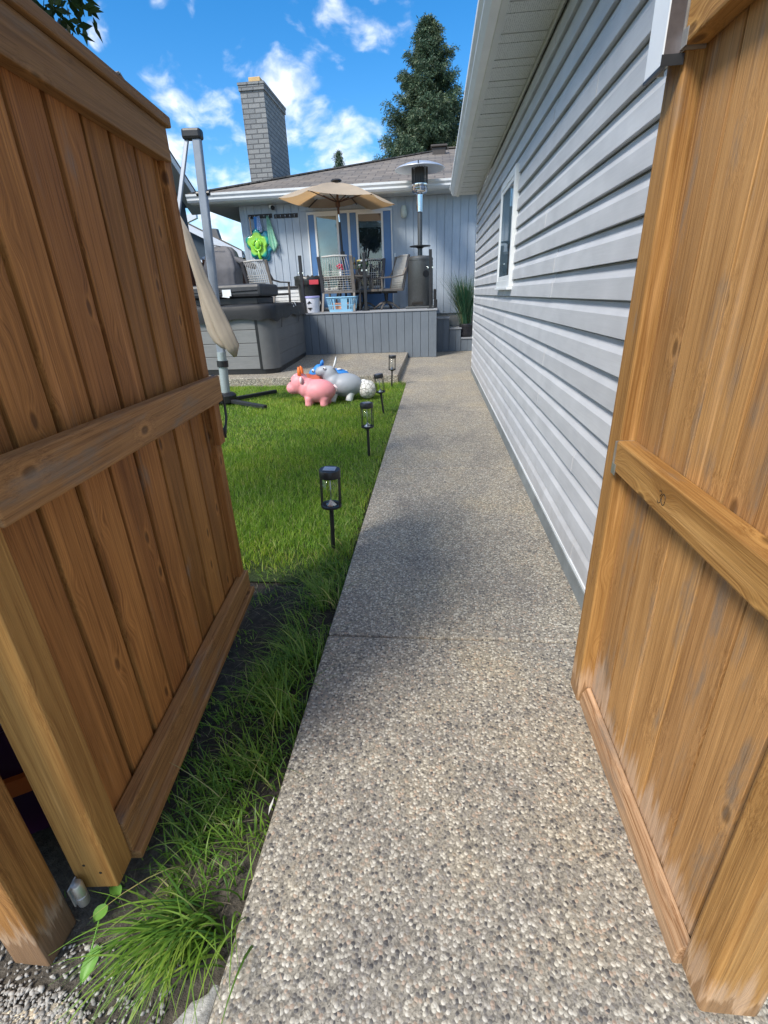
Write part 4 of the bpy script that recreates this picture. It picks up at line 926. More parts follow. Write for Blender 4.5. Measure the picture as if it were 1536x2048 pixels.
def build_table():
    cx, cy = -2.12, 12.72; z = 1.78
    t = thing('dining_table', 'round dark patio table under the tan umbrella', 'table', (cx, cy, DZ))
    MB().lathe([(0.0, -0.04), (0.60, -0.04), (0.62, -0.025), (0.62, 0.0), (0.60, 0.008), (0.06, 0.008), (0.0, 0.008)], (cx, cy, z), 36).build('table_top', M['chair'], t, smooth='auto')
    for k in range(4):
        a = R(45+90*k); MB().tube([(cx+0.15*math.cos(a), cy+0.15*math.sin(a), z-0.05), (cx+0.35*math.cos(a), cy+0.35*math.sin(a), DZ+0.01)], 0.028, 8).build('leg', M['chair'], t, smooth=True)
    f = thing('flower_pot', 'small dark pot of yellow and white flowers on the patio table', 'flower pot', (-1.66, 12.40, z+0.009))
    MB().lathe([(0.05, 0.0), (0.07, 0.01), (0.09, 0.12), (0.08, 0.12), (0.06, 0.09), (0.0, 0.09)], (-1.66, 12.40, z+0.009), 18).build('pot', M['pot'], f, smooth='auto')
    g = MB()
    for k in range(26):
        a = RNG.uniform(0, 6.28); r = RNG.uniform(0.02, 0.14); c = (-1.66+r*math.cos(a), 12.40+r*math.sin(a), z+0.13+RNG.uniform(0, 0.13))
        g.ell(c, (0.03, 0.03, 0.012), 6, (RNG.uniform(-.6, .6), RNG.uniform(-.6, .6), 0))
    g.build('leaves', M['reed'], f)
    for k in range(9):
        a = k*2.4; r = 0.04+0.10*RNG.random(); c = (-1.66+r*math.cos(a), 12.36+r*math.sin(a)*0.7, z+0.20+RNG.uniform(0, 0.12))
        MB().ell(c, (0.034, 0.034, 0.022), 8).build('bloom', M['yellowflower'] if k % 2 else M['label'], f, smooth=True)
    r = thing('red_flowers', 'small bunch of red flowers on the patio table', 'flowers', (-2.16, 12.30, z+0.009))
    MB().lathe([(0.03, 0.0), (0.035, 0.08), (0.025, 0.1), (0.0, 0.1)], (-2.16, 12.30, z+0.009), 12).build('vase', M['label'], r, smooth='auto')
    for k in range(7):
        a = k*2.4; MB().ell((-2.16+0.05*math.cos(a), 12.30+0.05*math.sin(a), z+0.15+0.015*k), (0.03, 0.03, 0.025), 8).build('bloom', M['redflower'], r, smooth=True)
build_table()

def make_chair(name, lab, swivel):
    """faces +y, origin on the floor under the seat"""
    c = thing(name, lab, 'chair', (0, 0, 0), 'woven back chairs on the deck', local=True)
    W = 0.36; bt = 1.13
    for s_ in (-1, 1):
        x = s_*W
        MB().bar((x, -0.27, 0.40), (x*1.02, -0.44, bt), 0.075, 0.035, (0, 1, 0)).build('back_post', M['chair_dark'] if s_ < 0 else M['chair'], c, bevel=0.006)
        pts = [(x, -0.36, 0.86), (x*1.05, -0.28, 0.72), (x*1.08, -0.05, 0.675), (x*1.08, 0.28, 0.67)]
        a = MB()
        for p, q in zip(pts[:-1], pts[1:]): a.bar(p, q, 0.055, 0.028)
        a.build('arm', M['chair'], c, bevel=0.005)
        if swivel: MB().bar((x*1.06, 0.26, 0.66), (x, 0.24, 0.42), 0.05, 0.03, (0, 1, 0)).build('arm_support', M['chair'], c, bevel=0.004)
        else:
            MB().bar((x*1.06, 0.27, 0.66), (x*1.0, 0.25, 0.0), 0.05, 0.03, (0, 1, 0)).build('leg', M['chair'], c, bevel=0.004)
            MB().bar((x, -0.26, 0.42), (x*1.04, -0.40, 0.0), 0.05, 0.03, (0, 1, 0)).build('leg', M['chair'], c, bevel=0.004)
    sl = MB()
    def bp(x, t): return Vector((x, -0.275-0.165*t+0.03*math.sin(t*3.14), 0.42+0.70*t))
    for k in range(11):
        x = -0.30+0.06*k
        sl.tube([bp(x, 0), bp(x, .3), bp(x, 0.62), bp(x*0.86, 1.0)], 0.012, 6, True, 0.45)
    for k in range(9):
        t = 0.04+0.068*k; sl.tube([bp(-0.33, t)+Vector((0, -0.012, 0)), bp(0, t)+Vector((0, -0.012, 0)), bp(0.33, t)+Vector((0, -0.012, 0))], 0.012, 6, True, 0.5)
    sl.tube([bp(-0.29, 1.0), bp(0, 1.02), bp(0.29, 1.0)], 0.02, 6)
    sl.build('woven_back', M['sling'], c, smooth=True)
    st = MB()
    for k in range(12): st.tube([(-0.33, -0.24+0.045*k, 0.43), (0.33, -0.24+0.045*k, 0.43)], 0.014, 6, True, 0.5)
    st.build('seat', M['sling'], c, smooth=True)
    f = MB(); f.bar((-W, -0.27, 0.41), (-W, 0.28, 0.42), 0.04, 0.05); f.bar((W, -0.27, 0.41), (W, 0.28, 0.42), 0.04, 0.05); f.bar((-W, 0.28, 0.42), (W, 0.28, 0.42), 0.04, 0.05); f.bar((-W, -0.27, 0.41), (W, -0.27, 0.41), 0.04, 0.05)
    f.build('seat_frame', M['chair'], c, bevel=0.004)
    if swivel:
        MB().tube([(0, 0, 0.36), (0, 0, 0.15)], [0.05, 0.03], 12).box(-0.2, 0.2, -0.2, 0.2, 0.345, 0.385).build('swivel', M['black_metal'], c, smooth='auto')
        for k in range(4):
            a = R(45+90*k); MB().tube([(0, 0, 0.17), (0.16*math.cos(a), 0.16*math.sin(a), 0.12), (0.33*math.cos(a), 0.33*math.sin(a), 0.012)], [0.03, 0.026, 0.02], 8).build('leg', M['chair'], c, smooth=True)
    return c
def build_chairs():
    a = make_chair('patio_chair', 'woven patio chair seen from behind above the laundry basket', False)
    a.location = (-2.14, 12.22, DZ+0.002); a.rotation_euler = (0, 0, R(-5))
    b = copy_tree(a); b['label'] = 'woven patio chair behind the hot tub lid at the left of the deck'
    b.location = (-3.92, 12.45, DZ+0.002); b.rotation_euler = (0, 0, R(-24))
    s = make_chair('swivel_chair', 'woven swivel chair turned sideways beside the patio heater', True)
    s.location = (-1.13, 12.50, DZ+0.002); s.rotation_euler = (0, 0, R(118))
    s2 = copy_tree(s); s2['label'] = 'woven swivel chair half hidden behind the middle railing post'
    s2.location = (-1.72, 12.98, DZ+0.002); s2.rotation_euler = (0, 0, R(160))
build_chairs()

def build_heater():
    x, y = -0.325, 12.45
    h = thing('patio_heater', 'tall grey patio heater with chrome head and round reflector on the deck', 'patio heater', (x, y, DZ))
    m = MB(); m.box(x-0.33, x+0.33, y-0.30, y+0.30, DZ+0.002, DZ+0.05); m.build('base_plate', M['heater'], h, bevel=0.012)
    MB().lathe([(0.285, 0.05), (0.292, 0.06), (0.292, 0.98), (0.285, 0.985), (0.285, 0.995), (0.292, 1.0), (0.292, 1.04), (0.255, 1.085), (0.10, 1.10), (0.0, 1.10)], (x, y, DZ), 36).build('tank_housing', M['heater'], h, smooth='auto')
    a = R(-62); c = Vector((x+0.286*math.cos(a), y+0.286*math.sin(a), DZ+0.72)); nrm = Vector((math.cos(a), math.sin(a), 0)); sd = Vector((-math.sin(a), math.cos(a), 0))
    m = MB(); m.tube([c-nrm*0.02, c+nrm*0.012], 0.075, 20); m.build('vent_hole', M['black'], h, smooth='auto')
    m = MB(); m.obox((x-0.06, y-0.30, DZ+0.11), (0.13, 0, 0), (0, 0.012, 0), (0, 0, 0.03)); m.build('control_panel', M['rust_metal'], h, bevel=0.004)
    MB().tube([(x, y, DZ+1.09), (x, y, 2.34), (x, y, 3.02)], [0.055, 0.052, 0.052], 18).build('pole', M['heater'], h, smooth='auto')
    MB().lathe([(0.06, 0.0), (0.09, 0.02), (0.235, 0.035), (0.238, 0.05), (0.20, 0.056), (0.195, 0.045), (0.07, 0.035)], (x, y, 2.28), 36).build('table_ring', M['black_metal'], h, smooth='auto')
    MB().lathe([(0.056, 0.0), (0.072, 0.01), (0.072, 0.33), (0.06, 0.34)], (x, y, 2.98), 24).build('collar', M['chrome'], h, smooth='auto')
    MB().lathe([(0.06, 0.0), (0.12, 0.005), (0.16, 0.03), (0.175, 0.06), (0.165, 0.065), (0.175, 0.10), (0.16, 0.11), (0.172, 0.15), (0.172, 0.18), (0.0, 0.18)], (x, y, 3.32), 32).build('burner', M['chrome'], h, smooth='auto')
    k = MB()
    for i in range(28):
        t = 2*math.pi*i/28; k.bar((x+0.165*math.cos(t), y+0.165*math.sin(t), 3.50), (x+0.165*math.cos(t), y+0.165*math.sin(t), 3.80), 0.016, 0.016)
    k.lathe([(0.10, 0), (0.11, 0.0), (0.11, 0.30), (0.10, 0.30)], (x, y, 3.50), 20); k.build('emitter_screen', P('dark emitter mesh', (0.06, 0.055, 0.05), 0.4, 0.7), h)
    MB().lathe([(0.0, 0.12), (0.12, 0.115), (0.30, 0.075), (0.46, 0.02), (0.53, -0.02), (0.535, -0.03), (0.52, -0.025), (0.44, 0.005), (0.29, 0.06), (0.12, 0.10), (0.0, 0.105)], (x, y, 3.79), 48).build('reflector', M['alu'], h, smooth=True)
    for i in range(3):
        t = i*2.094+0.5; MB().tube([(x+0.52*math.cos(t), y+0.52*math.sin(t), 3.775), (x+0.53*math.cos(t), y+0.53*math.sin(t), 3.83)], 0.012, 6).build('wing_nut', M['black'], h)
build_heater()

def build_deck_small():
    # bucket
    x, y = -2.79, 11.95
    b = thing('bucket', 'white plastic bucket with black diamond mark and lilac lid on the deck edge', 'bucket', (x, y, DZ))
    MB().lathe([(0.145, 0.002), (0.15, 0.01), (0.168, 0.31), (0.172, 0.315)], (x, y, DZ), 28).build('body', M['bucket'], b, smooth='auto')
    MB().lathe([(0.165, 0.312), (0.180, 0.314), (0.182, 0.345), (0.165, 0.352), (0.0, 0.348)], (x, y, DZ), 28).build('lid', M['lilac'], b, smooth='auto')
    mk = MB()
    for s_ in (-1, 1):
        zc = DZ+0.155+s_*0.045
        mk.prism([(x-0.035-0.055+0.0, y-0.166, zc), (x-0.035+0.055, y-0.166, zc), (x-0.035, y-0.166, zc+s_*0.055)], (0, 0.03, 0))
    mk.build('diamond_mark', M['black'], b)
    MB().tube([(x+0.175, y-0.04, DZ+0.27), (x+0.20, y-0.07, DZ+0.2), (x+0.175, y-0.10, DZ+0.13)], 0.006, 6).build('handle', M['zinc'], b, smooth=True)
    # laundry basket
    x, y = -2.10, 11.98
    k = thing('laundry_basket', 'light blue slotted laundry basket of folded cloths on the deck edge', 'basket', (x, y, DZ))
    m = MB(); a0, b0, a1, b1, H = 0.29, 0.17, 0.345, 0.215, 0.30
    def pt(t, f):  # rounded rectangle
        ca, sa = math.cos(t), math.sin(t); e = 0.35
        return Vector((x+(a0+(a1-a0)*f)*math.copysign(abs(ca)**e, ca), y+(b0+(b1-b0)*f)*math.copysign(abs(sa)**e, sa), DZ+0.004+H*f))
    ts = np.linspace(0, 2*math.pi, 65)
    def band(f0, f1):
        v = [pt(t, f) for f in (f0, f1) for t in ts[:-1]]; n = 64
        m.add(v, [(i, (i+1) % n, n+(i+1) % n, n+i) for i in range(n)])
    band(0, 0.16); band(0.90, 1.0); band(0.42, 0.48)
    for i in range(0, 64, 2):
        p0, p1, q0, q1 = pt(ts[i], .16), pt(ts[i+1], .16), pt(ts[i], .9), pt(ts[i+1], .9)
        m.add([p0, p1, q1, q0], [(0, 1, 2, 3)])
    m.add([pt(t, 0) for t in ts[:-1]], [tuple(range(64))])
    m.build('basket_body', M['basket'], k, solid=0.006)
    MB().tube([pt(t, 1.0) for t in ts], 0.014, 6, False).build('rim', M['basket'], k, smooth=True)
    l = MB(); l.obox((x-0.04, y, DZ+0.10), (0.20, 0, 0), (0, 0.11, 0), (0, 0, 0.085)); o = l.build('folded_cloths', M['laundry'], bevel=0.03); tag(o, 'folded orange and white cloths inside the light blue basket', 'cloths')
    # rubbish bin with bag and red label
    x, y = -3.00, 12.72
    t = thing('rubbish_bin', 'dark rubbish bin with a black bag over its rim behind the bucket', 'bin', (x, y, DZ))
    MB().lathe([(0.24, 0.0), (0.25, 0.01), (0.30, 0.74), (0.31, 0.76), (0.28, 0.76), (0.23, 0.05), (0, 0.05)], (x, y, DZ), 26).build('body', M['bin'], t, smooth='auto')
    bg = MB(); vs = []; n = 40
    for (r, z) in ((0.27, 0.74), (0.31, 0.79), (0.345, 0.78), (0.355, 0.70), (0.34, 0.60)):
        for i in range(n):
            a = 2*math.pi*i/n; q = 1+0.05*math.sin(i*1.9+z*20)+0.03*math.sin(i*4.3); vs.append((x+r*q*math.cos(a), y+r*q*math.sin(a), DZ+z+0.02*math.sin(i*2.7)))
    bg.add(vs, [(j*n+i, j*n+(i+1) % n, (j+1)*n+(i+1) % n, (j+1)*n+i) for j in range(4) for i in range(n)]); bg.build('bag', M['bin'], t, smooth=True)
    MB().box(x+0.08, x+0.30, y-0.372, y-0.362, DZ+0.60, DZ+0.70).build('label', M['redlabel'], t, bevel=0.003)
    # slatted storage bench
    s = thing('storage_bench', 'white slatted storage bench with black top against the house wall', 'bench', (-3.55, 13.2, DZ))
    m = MB()
    for i in range(6): m.box(-4.25, -3.12, 13.0, 13.03, DZ+0.02+i*0.085, DZ+0.088+i*0.085)
    m.box(-4.22, -3.15, 13.031, 13.5, DZ+0.02, DZ+0.52); m.build('slatted_body', M['label'], s, bevel=0.004)
    MB().box(-4.29, -3.08, 12.97, 13.55, DZ+0.55, DZ+0.60).build('lid', M['black_metal'], s, bevel=0.008)
    # covered grill
    g = thing('covered_grill', 'barbecue grill under a grey fabric cover behind the hot tub', 'grill', (-5.25, 12.9, DZ))
    m = MB(); X, Y = -5.22, 12.92
    sec = [(0.0, .44, .30, 0), (0.30, .43, .30, 0), (0.62, .42, .29, 0), (0.92, .43, .30, 0), (1.0, .47, .31, 0), (1.06, .44, .30, 0.02), (1.22, .39, .26, 0.03), (1.40, .34, .21, 0.02), (1.49, .27, .14, 0.0), (1.52, .12, .06, 0.0)]
    vs = []; n = 44
    for z, a, b_, dx in sec:
        for i in range(n):
            t_ = 2*math.pi*i/n; ca, sa = math.cos(t_), math.sin(t_); e = 0.42; wr = 1+0.03*math.sin(i*1.3+z*2.2)*min(1, z+.3)+0.02*math.sin(i*3.1)
            vs.append((X+dx+a*wr*math.copysign(abs(ca)**e, ca)+(0.10*z*z*0.2), Y+b_*wr*math.copysign(abs(sa)**e, sa), DZ+0.004+z+0.012*math.sin(i*0.9)*(z > 1.2)))
    m.add(vs, [(j*n+i, j*n+(i+1) % n, (j+1)*n+(i+1) % n, (j+1)*n+i) for j in range(len(sec)-1) for i in range(n)]+[tuple((len(sec)-1)*n+i for i in range(n))])
    m.build('cover', M['bbq'], g, smooth=True)
    sh = MB(); sh.obox((-4.62, 12.95, DZ+1.16), (0.22, 0, -0.10), (0, 0.2, 0), (0.0, 0, 0.06)); sh.build('side_shelf_cover', M['bbq'], g, bevel=0.04)
    MB().tube([(-5.32, 12.65, DZ+1.50), (-5.18, 12.62, DZ+1.535), (-5.05, 12.65, DZ+1.50)], 0.012, 6).build('handle_strap', M['bbq'], g, smooth=True)
    # black crates by the post
    c = thing('black_box', 'two tier black plastic box at the right end of the deck', 'box', (0.0, 12.5, DZ))
    MB().box(-0.01, 0.07, 12.2, 12.6, DZ+0.003, DZ+0.18).build('lower_tier', M['black'], c, bevel=0.012); MB().box(-0.02, 0.05, 12.22, 12.58, DZ+0.181, DZ+0.40).build('upper_tier', M['black'], c, bevel=0.012)
    # planter
    x, y = 0.785, 12.98; z = 0.326
    p = thing('planter', 'black ribbed planter of tall ornamental grass on the lowest step', 'planter', (x, y, z))
    prof = [(0.125, 0.0), (0.145, 0.02)]
    for i in range(7): zz = 0.06+0.033*i; prof += [(0.158, zz), (0.164, zz+0.006), (0.164, zz+0.018), (0.156, zz+0.024)]
    prof += [(0.150, 0.31), (0.135, 0.312), (0.13, 0.28), (0.0, 0.28)]
    MB().lathe(prof, (x, y, z), 30).build('pot', M['pot'], p, smooth='auto')
    n = 1150; rr = np.abs(RNG.normal(0, 0.055, n)); aa = RNG.uniform(0, 6.28, n); xy = np.stack([rr*np.cos(aa), rr*np.sin(aa)], 1)
    h_ = RNG.uniform(0.55, 1.22, n); az = aa+RNG.normal(0, 0.5, n); lean = np.abs(RNG.normal(0.22, 0.15, n))+rr*1.6; curl = np.clip(RNG.normal(0.02, 0.05, n)+(RNG.random(n) < 0.12)*0.3, 0, 0.6)
    V, Q = blades(xy, np.full(n, 0.28), h_, RNG.uniform(0.008, 0.016, n), az, lean, curl, 6)
    V[:, 0] -= 0.10*np.clip(V[:, 2]-0.28, 0, 2)**1.3
    V[:, 0] = np.minimum(V[:, 0], 0.33+0.2*(V[:, 1] > 0))
    o = np_mesh('grass_blades', V, Q, M['reed'], smooth=True, parent=p)
    q = MB().tube([(0.40, 12.9, 0.60), (0.50, 12.86, 0.575), (0.62, 12.88, 0.60), (0.70, 12.95, 0.70)], 0.007, 6).build('cable', M['black'], smooth=True); tag(q, 'thin dark cable lying on the middle deck step', 'cable')
build_deck_small()

# ================================================================== HOT TUB
def build_hot_tub():
    t = thing('hot_tub', 'grey panelled hot tub with a folded black cover on the patio', 'hot tub', (-4.2, 10.2, 0.12))
    # body outline: front face y=8.83, rounded front right corner, right side running back
    Z0, Z1, Z2 = 0.122, 0.20, 1.10
    xl, xr, yf, yb = -5.35, -2.80, 8.78, 11.55; sl = -0.052
    def edge_x(y): return xr+sl*(y-yf)
    arc = []; rc = 0.26
    for k in range(9):
        a = R(-90+90*k/8); arc.append((edge_x(yf)-rc+rc*math.cos(a), yf+rc+rc*math.sin(a)))
    base = [(xl, yf)]+arc+[(edge_x(yb), yb), (xl, yb)]
    def inset(pts, d): 
        cx, cy = -4.1, 10.2; return [(x+(d if x < cx else -d), y+(d if y < cy else -d)) for x, y in pts]
    MB().prism([(x, y, Z0) for x, y in inset(base, 0.015)], (0, 0, 0.09)).build('plinth', M['black'], t)
    MB().prism([(x, y, 0.21) for x, y in inset(base, 0.03)], (0, 0, Z2-0.21)).build('inner_shell', M['black'], t)
    cn = MB(); vs = [(x, y) for x, y in arc]
    o2 = inset(vs, 0.035)
    cn.prism([(x, y, 0.205) for x, y in vs]+[(x, y, 0.205) for x, y in reversed(o2)], (0, 0, Z2-0.205)).build('corner_panel', M['tub_corner'], t, smooth='auto')
    xe = arc[0][0]; f = MB(); n = 4; hh = (Z2-0.21)/n
    for i in range(n): f.box(xl, xe-0.05, yf+0.004, yf+0.03, 0.21+i*hh+0.004, 0.21+(i+1)*hh-0.004)
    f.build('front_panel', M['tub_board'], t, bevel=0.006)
    MB().box(xe-0.046, xe-0.002, yf-0.004, yf+0.03, 0.205, Z2).build('trim_strip', M['black'], t, bevel=0.004)
    ye = arc[-1][1]; s = MB()
    for i in range(n):
        za, zb = 0.21+i*hh+0.0015, 0.21+(i+1)*hh-0.0015
        s.prism([(edge_x(ye+0.02)-0.004, ye+0.02, za), (edge_x(yb)-0.004, yb, za), (edge_x(yb)-0.03, yb, za), (edge_x(ye+0.02)-0.03, ye+0.02, za)], (0, 0, zb-za))
    s.build('side_panel', M['tub_side_shaded'], t)
    MB().prism([(edge_x(ye)-0.001, ye, 0.205), (edge_x(ye+0.018)-0.001, ye+0.018, 0.205), (edge_x(ye)-0.03, ye+0.018, 0.205), (edge_x(ye)-0.03, ye, 0.205)], (0, 0, Z2-0.205)).build('trim_strip', M['black'], t)
    # the lid half still lying on the tub, skirt hanging over the rim
    lid = MB(); rings = [(-0.055, Z2-0.07), (-0.055, Z2-0.02), (-0.05, Z2+0.09), (-0.04, Z2+0.15), (-0.025, Z2+0.172), (0.02, Z2+0.178), (0.5, Z2+0.19)]
    prof = []; 
    dense = []
    for (a, b) in zip(base, base[1:]+base[:1]):
        m_ = max(1, int(math.dist(a, b)/0.12)); dense += [(a[0]+(b[0]-a[0])*i/m_, a[1]+(b[1]-a[1])*i/m_) for i in range(m_)]
    n = len(dense); vs = []
    for d, z in rings:
        for i, (x, y) in enumerate(inset(dense, d)):
            wv = (0.022*math.sin(i*0.9)+0.018*math.sin(i*0.37+1)) if z < Z2 else 0.006*math.sin(i*0.8+z*9)
            vs.append((x, y, z+wv))
    lid.add(vs, [(j*n+i, j*n+(i+1) % n, (j+1)*n+(i+1) % n, (j+1)*n+i) for j in range(len(rings)-1) for i in range(n)]+[tuple((len(rings)-1)*n+i for i in range(n))])
    lid.build('lower_cover', M['tub_cover'], t, smooth=True)
    up_ = MB(); up_.box(xl+0.05, -3.06, 9.18, 10.28, 1.405, 1.62); uc = up_.build('folded_cover', M['tub_flap'], t, bevel=0.05)
    sp = MB(); sp.box(xl+0.1, -3.16, 9.26, 10.2, 1.275, 1.404); sp.build('cover_gap_fill', M['black'], t, bevel=0.02)  # black block filling the gap between the covers, standing in for its shade
    MB().tube([(xl+0.1, 9.176, 1.50), (-4.3, 9.172, 1.515), (-3.9, 9.170, 1.49), (-3.12, 9.174, 1.51)], 0.008, 6).build('seam', M['black'], uc, smooth=True)
    tg = MB(); tg.box(-3.76, -3.60, 9.160, 9.168, 1.43, 1.535); tg.prism([(-3.78, 9.159, 1.42), (-3.64, 9.159, 1.40), (-3.63, 9.159, 1.44), (-3.70, 9.159, 1.46)], (0, -0.003, 0)); tg.box(-3.88, -3.82, 9.160, 9.168, 1.525, 1.55); tg.build('torn_tag', M['label'], uc)
    lb = MB()
    for yy, zz, l in ((10.35, 1.205, .10), (10.62, 1.222, .05)): lb.prism([(edge_x(yy)+0.052, yy, zz), (edge_x(yy)+0.052, yy+l, zz-0.01), (edge_x(yy)+0.035, yy+l, zz+0.05), (edge_x(yy)+0.035, yy, zz+0.06)], (0.004, 0, 0.002))
    lb.build('care_label', M['label'], t)
    for yy, l in ((9.35, 0.22), (10.9, 0.20)):
        MB().bar((edge_x(yy)+0.062, yy, Z2), (edge_x(yy)+0.03, yy, Z2-l), 0.045, 0.008, (1, 0, 0)).build('strap', M['black'], t, bevel=0.003)
build_hot_tub()

# ================================================================== CANTILEVER UMBRELLA (folded)
def build_cantilever():
    b = Vector((-3.0, 6.85, -0.03)); top = Vector((-2.885, 7.0, 3.20))
    u = thing('cantilever_umbrella', 'folded beige cantilever umbrella on a tall grey blue mast behind the gate', 'umbrella', tuple(b))
    def along(z): return b.lerp(top, (z+0.03)/3.23)
    MB().bar(along(0.66), along(3.17), 0.105, 0.075, (0, 1, 0)).build('mast', M['mast'], u, bevel=0.015)
    MB().tube([along(0.0), along(0.70)], 0.062, 20).build('lower_pole', M['mast_low'], u, smooth='auto')
    MB().tube([along(0.50), along(0.585)], 0.078, 20).build('collar', M['black'], u, smooth='auto')
    MB().bar(along(3.155)+Vector((-0.05, 0, 0)), along(3.27)+Vector((-0.05, 0, 0)), 0.245, 0.12, (0, 1, 0)).build('top_cap', M['black'], u, bevel=0.03)
    MB().bar(along(3.18)+Vector((-0.125, 0, 0)), (-3.22, 6.75, 2.25), 0.05, 0.035, (0, 1, 0)).build('tie_arm', M['mast'], u, bevel=0.008)
    MB().tube([along(2.60)+Vector((-0.085, 0, 0)), along(2.60)+Vector((0.085, 0, 0))], 0.028, 10).build('pivot_knob', M['black'], u, smooth='auto')
    MB().lathe([(0.13, 0.0), (0.15, 0.02), (0.15, 0.11), (0.12, 0.14), (0.07, 0.15)], (b.x, b.y, 0.0), 24).build('base_hub', M['black'], u, smooth='auto')
    for (x, y) in ((-2.28, 6.42), (-2.50, 7.62), (-3.70, 7.28), (-3.48, 6.08)):
        MB().bar((b.x, b.y, 0.035), (x, y, 0.015), 0.065, 0.05).build('leg', M['black_metal'], u, bevel=0.006)
    # the furled canopy hanging along the swung-down boom
    path = [Vector(p) for p in ((-3.17, 6.62, 2.42), (-3.06, 6.60, 2.12), (-2.975, 6.60, 1.66), (-2.875, 6.60, 1.30), (-2.77, 6.60, 0.98), (-2.69, 6.60, 0.78), (-2.665, 6.60, 0.66))]
    wid = [0.025, 0.05, 0.07, 0.085, 0.10, 0.085, 0.02]; m = MB(); n = 26; vs = []
    for i, (p, r) in enumerate(zip(path, wid)):
        for k in range(n):
            a = 2*math.pi*k/n; f = 1+0.16*math.sin(3*a+i*0.25)+0.07*math.sin(7*a+i*0.4)
            vs.append(p+Vector((math.cos(a)*r*f, math.sin(a)*r*0.8*f, 0.32*math.cos(a)*r*f)))
    m.add(vs, [(i*n+k, i*n+(k+1) % n, (i+1)*n+(k+1) % n, (i+1)*n+k) for i in range(len(path)-1) for k in range(n)]+[tuple(range(n-1, -1, -1)), tuple((len(path)-1)*n+k for k in range(n))])
    m.build('furled_canopy', M['beige'], u, smooth=True)
    fl = MB(); rows = [((-3.10, 1.95), (-3.03, 1.95)), ((-3.07, 1.6), (-2.96, 1.62)), ((-3.06, 1.25), (-2.86, 1.28)), ((-3.03, 1.0), (-2.78, 1.02)), ((-2.97, 0.86), (-2.70, 0.82)), ((-2.90, 0.80), (-2.66, 0.70))]
    vs = []; cols = 8
    for i, (l, r) in enumerate(rows):
        for j in range(cols+1):
            t_ = j/cols; vs.append((l[0]+(r[0]-l[0])*t_, 6.66+0.03*math.sin(t_*9+i*.4), l[1]+(r[1]-l[1])*t_))
    fl.add(vs, [(i*(cols+1)+j, i*(cols+1)+j+1, (i+1)*(cols+1)+j+1, (i+1)*(cols+1)+j) for i in range(5) for j in range(cols)])
    fl.build('hanging_flap', M['beige'], u, smooth=True, solid=0.01)
build_cantilever()

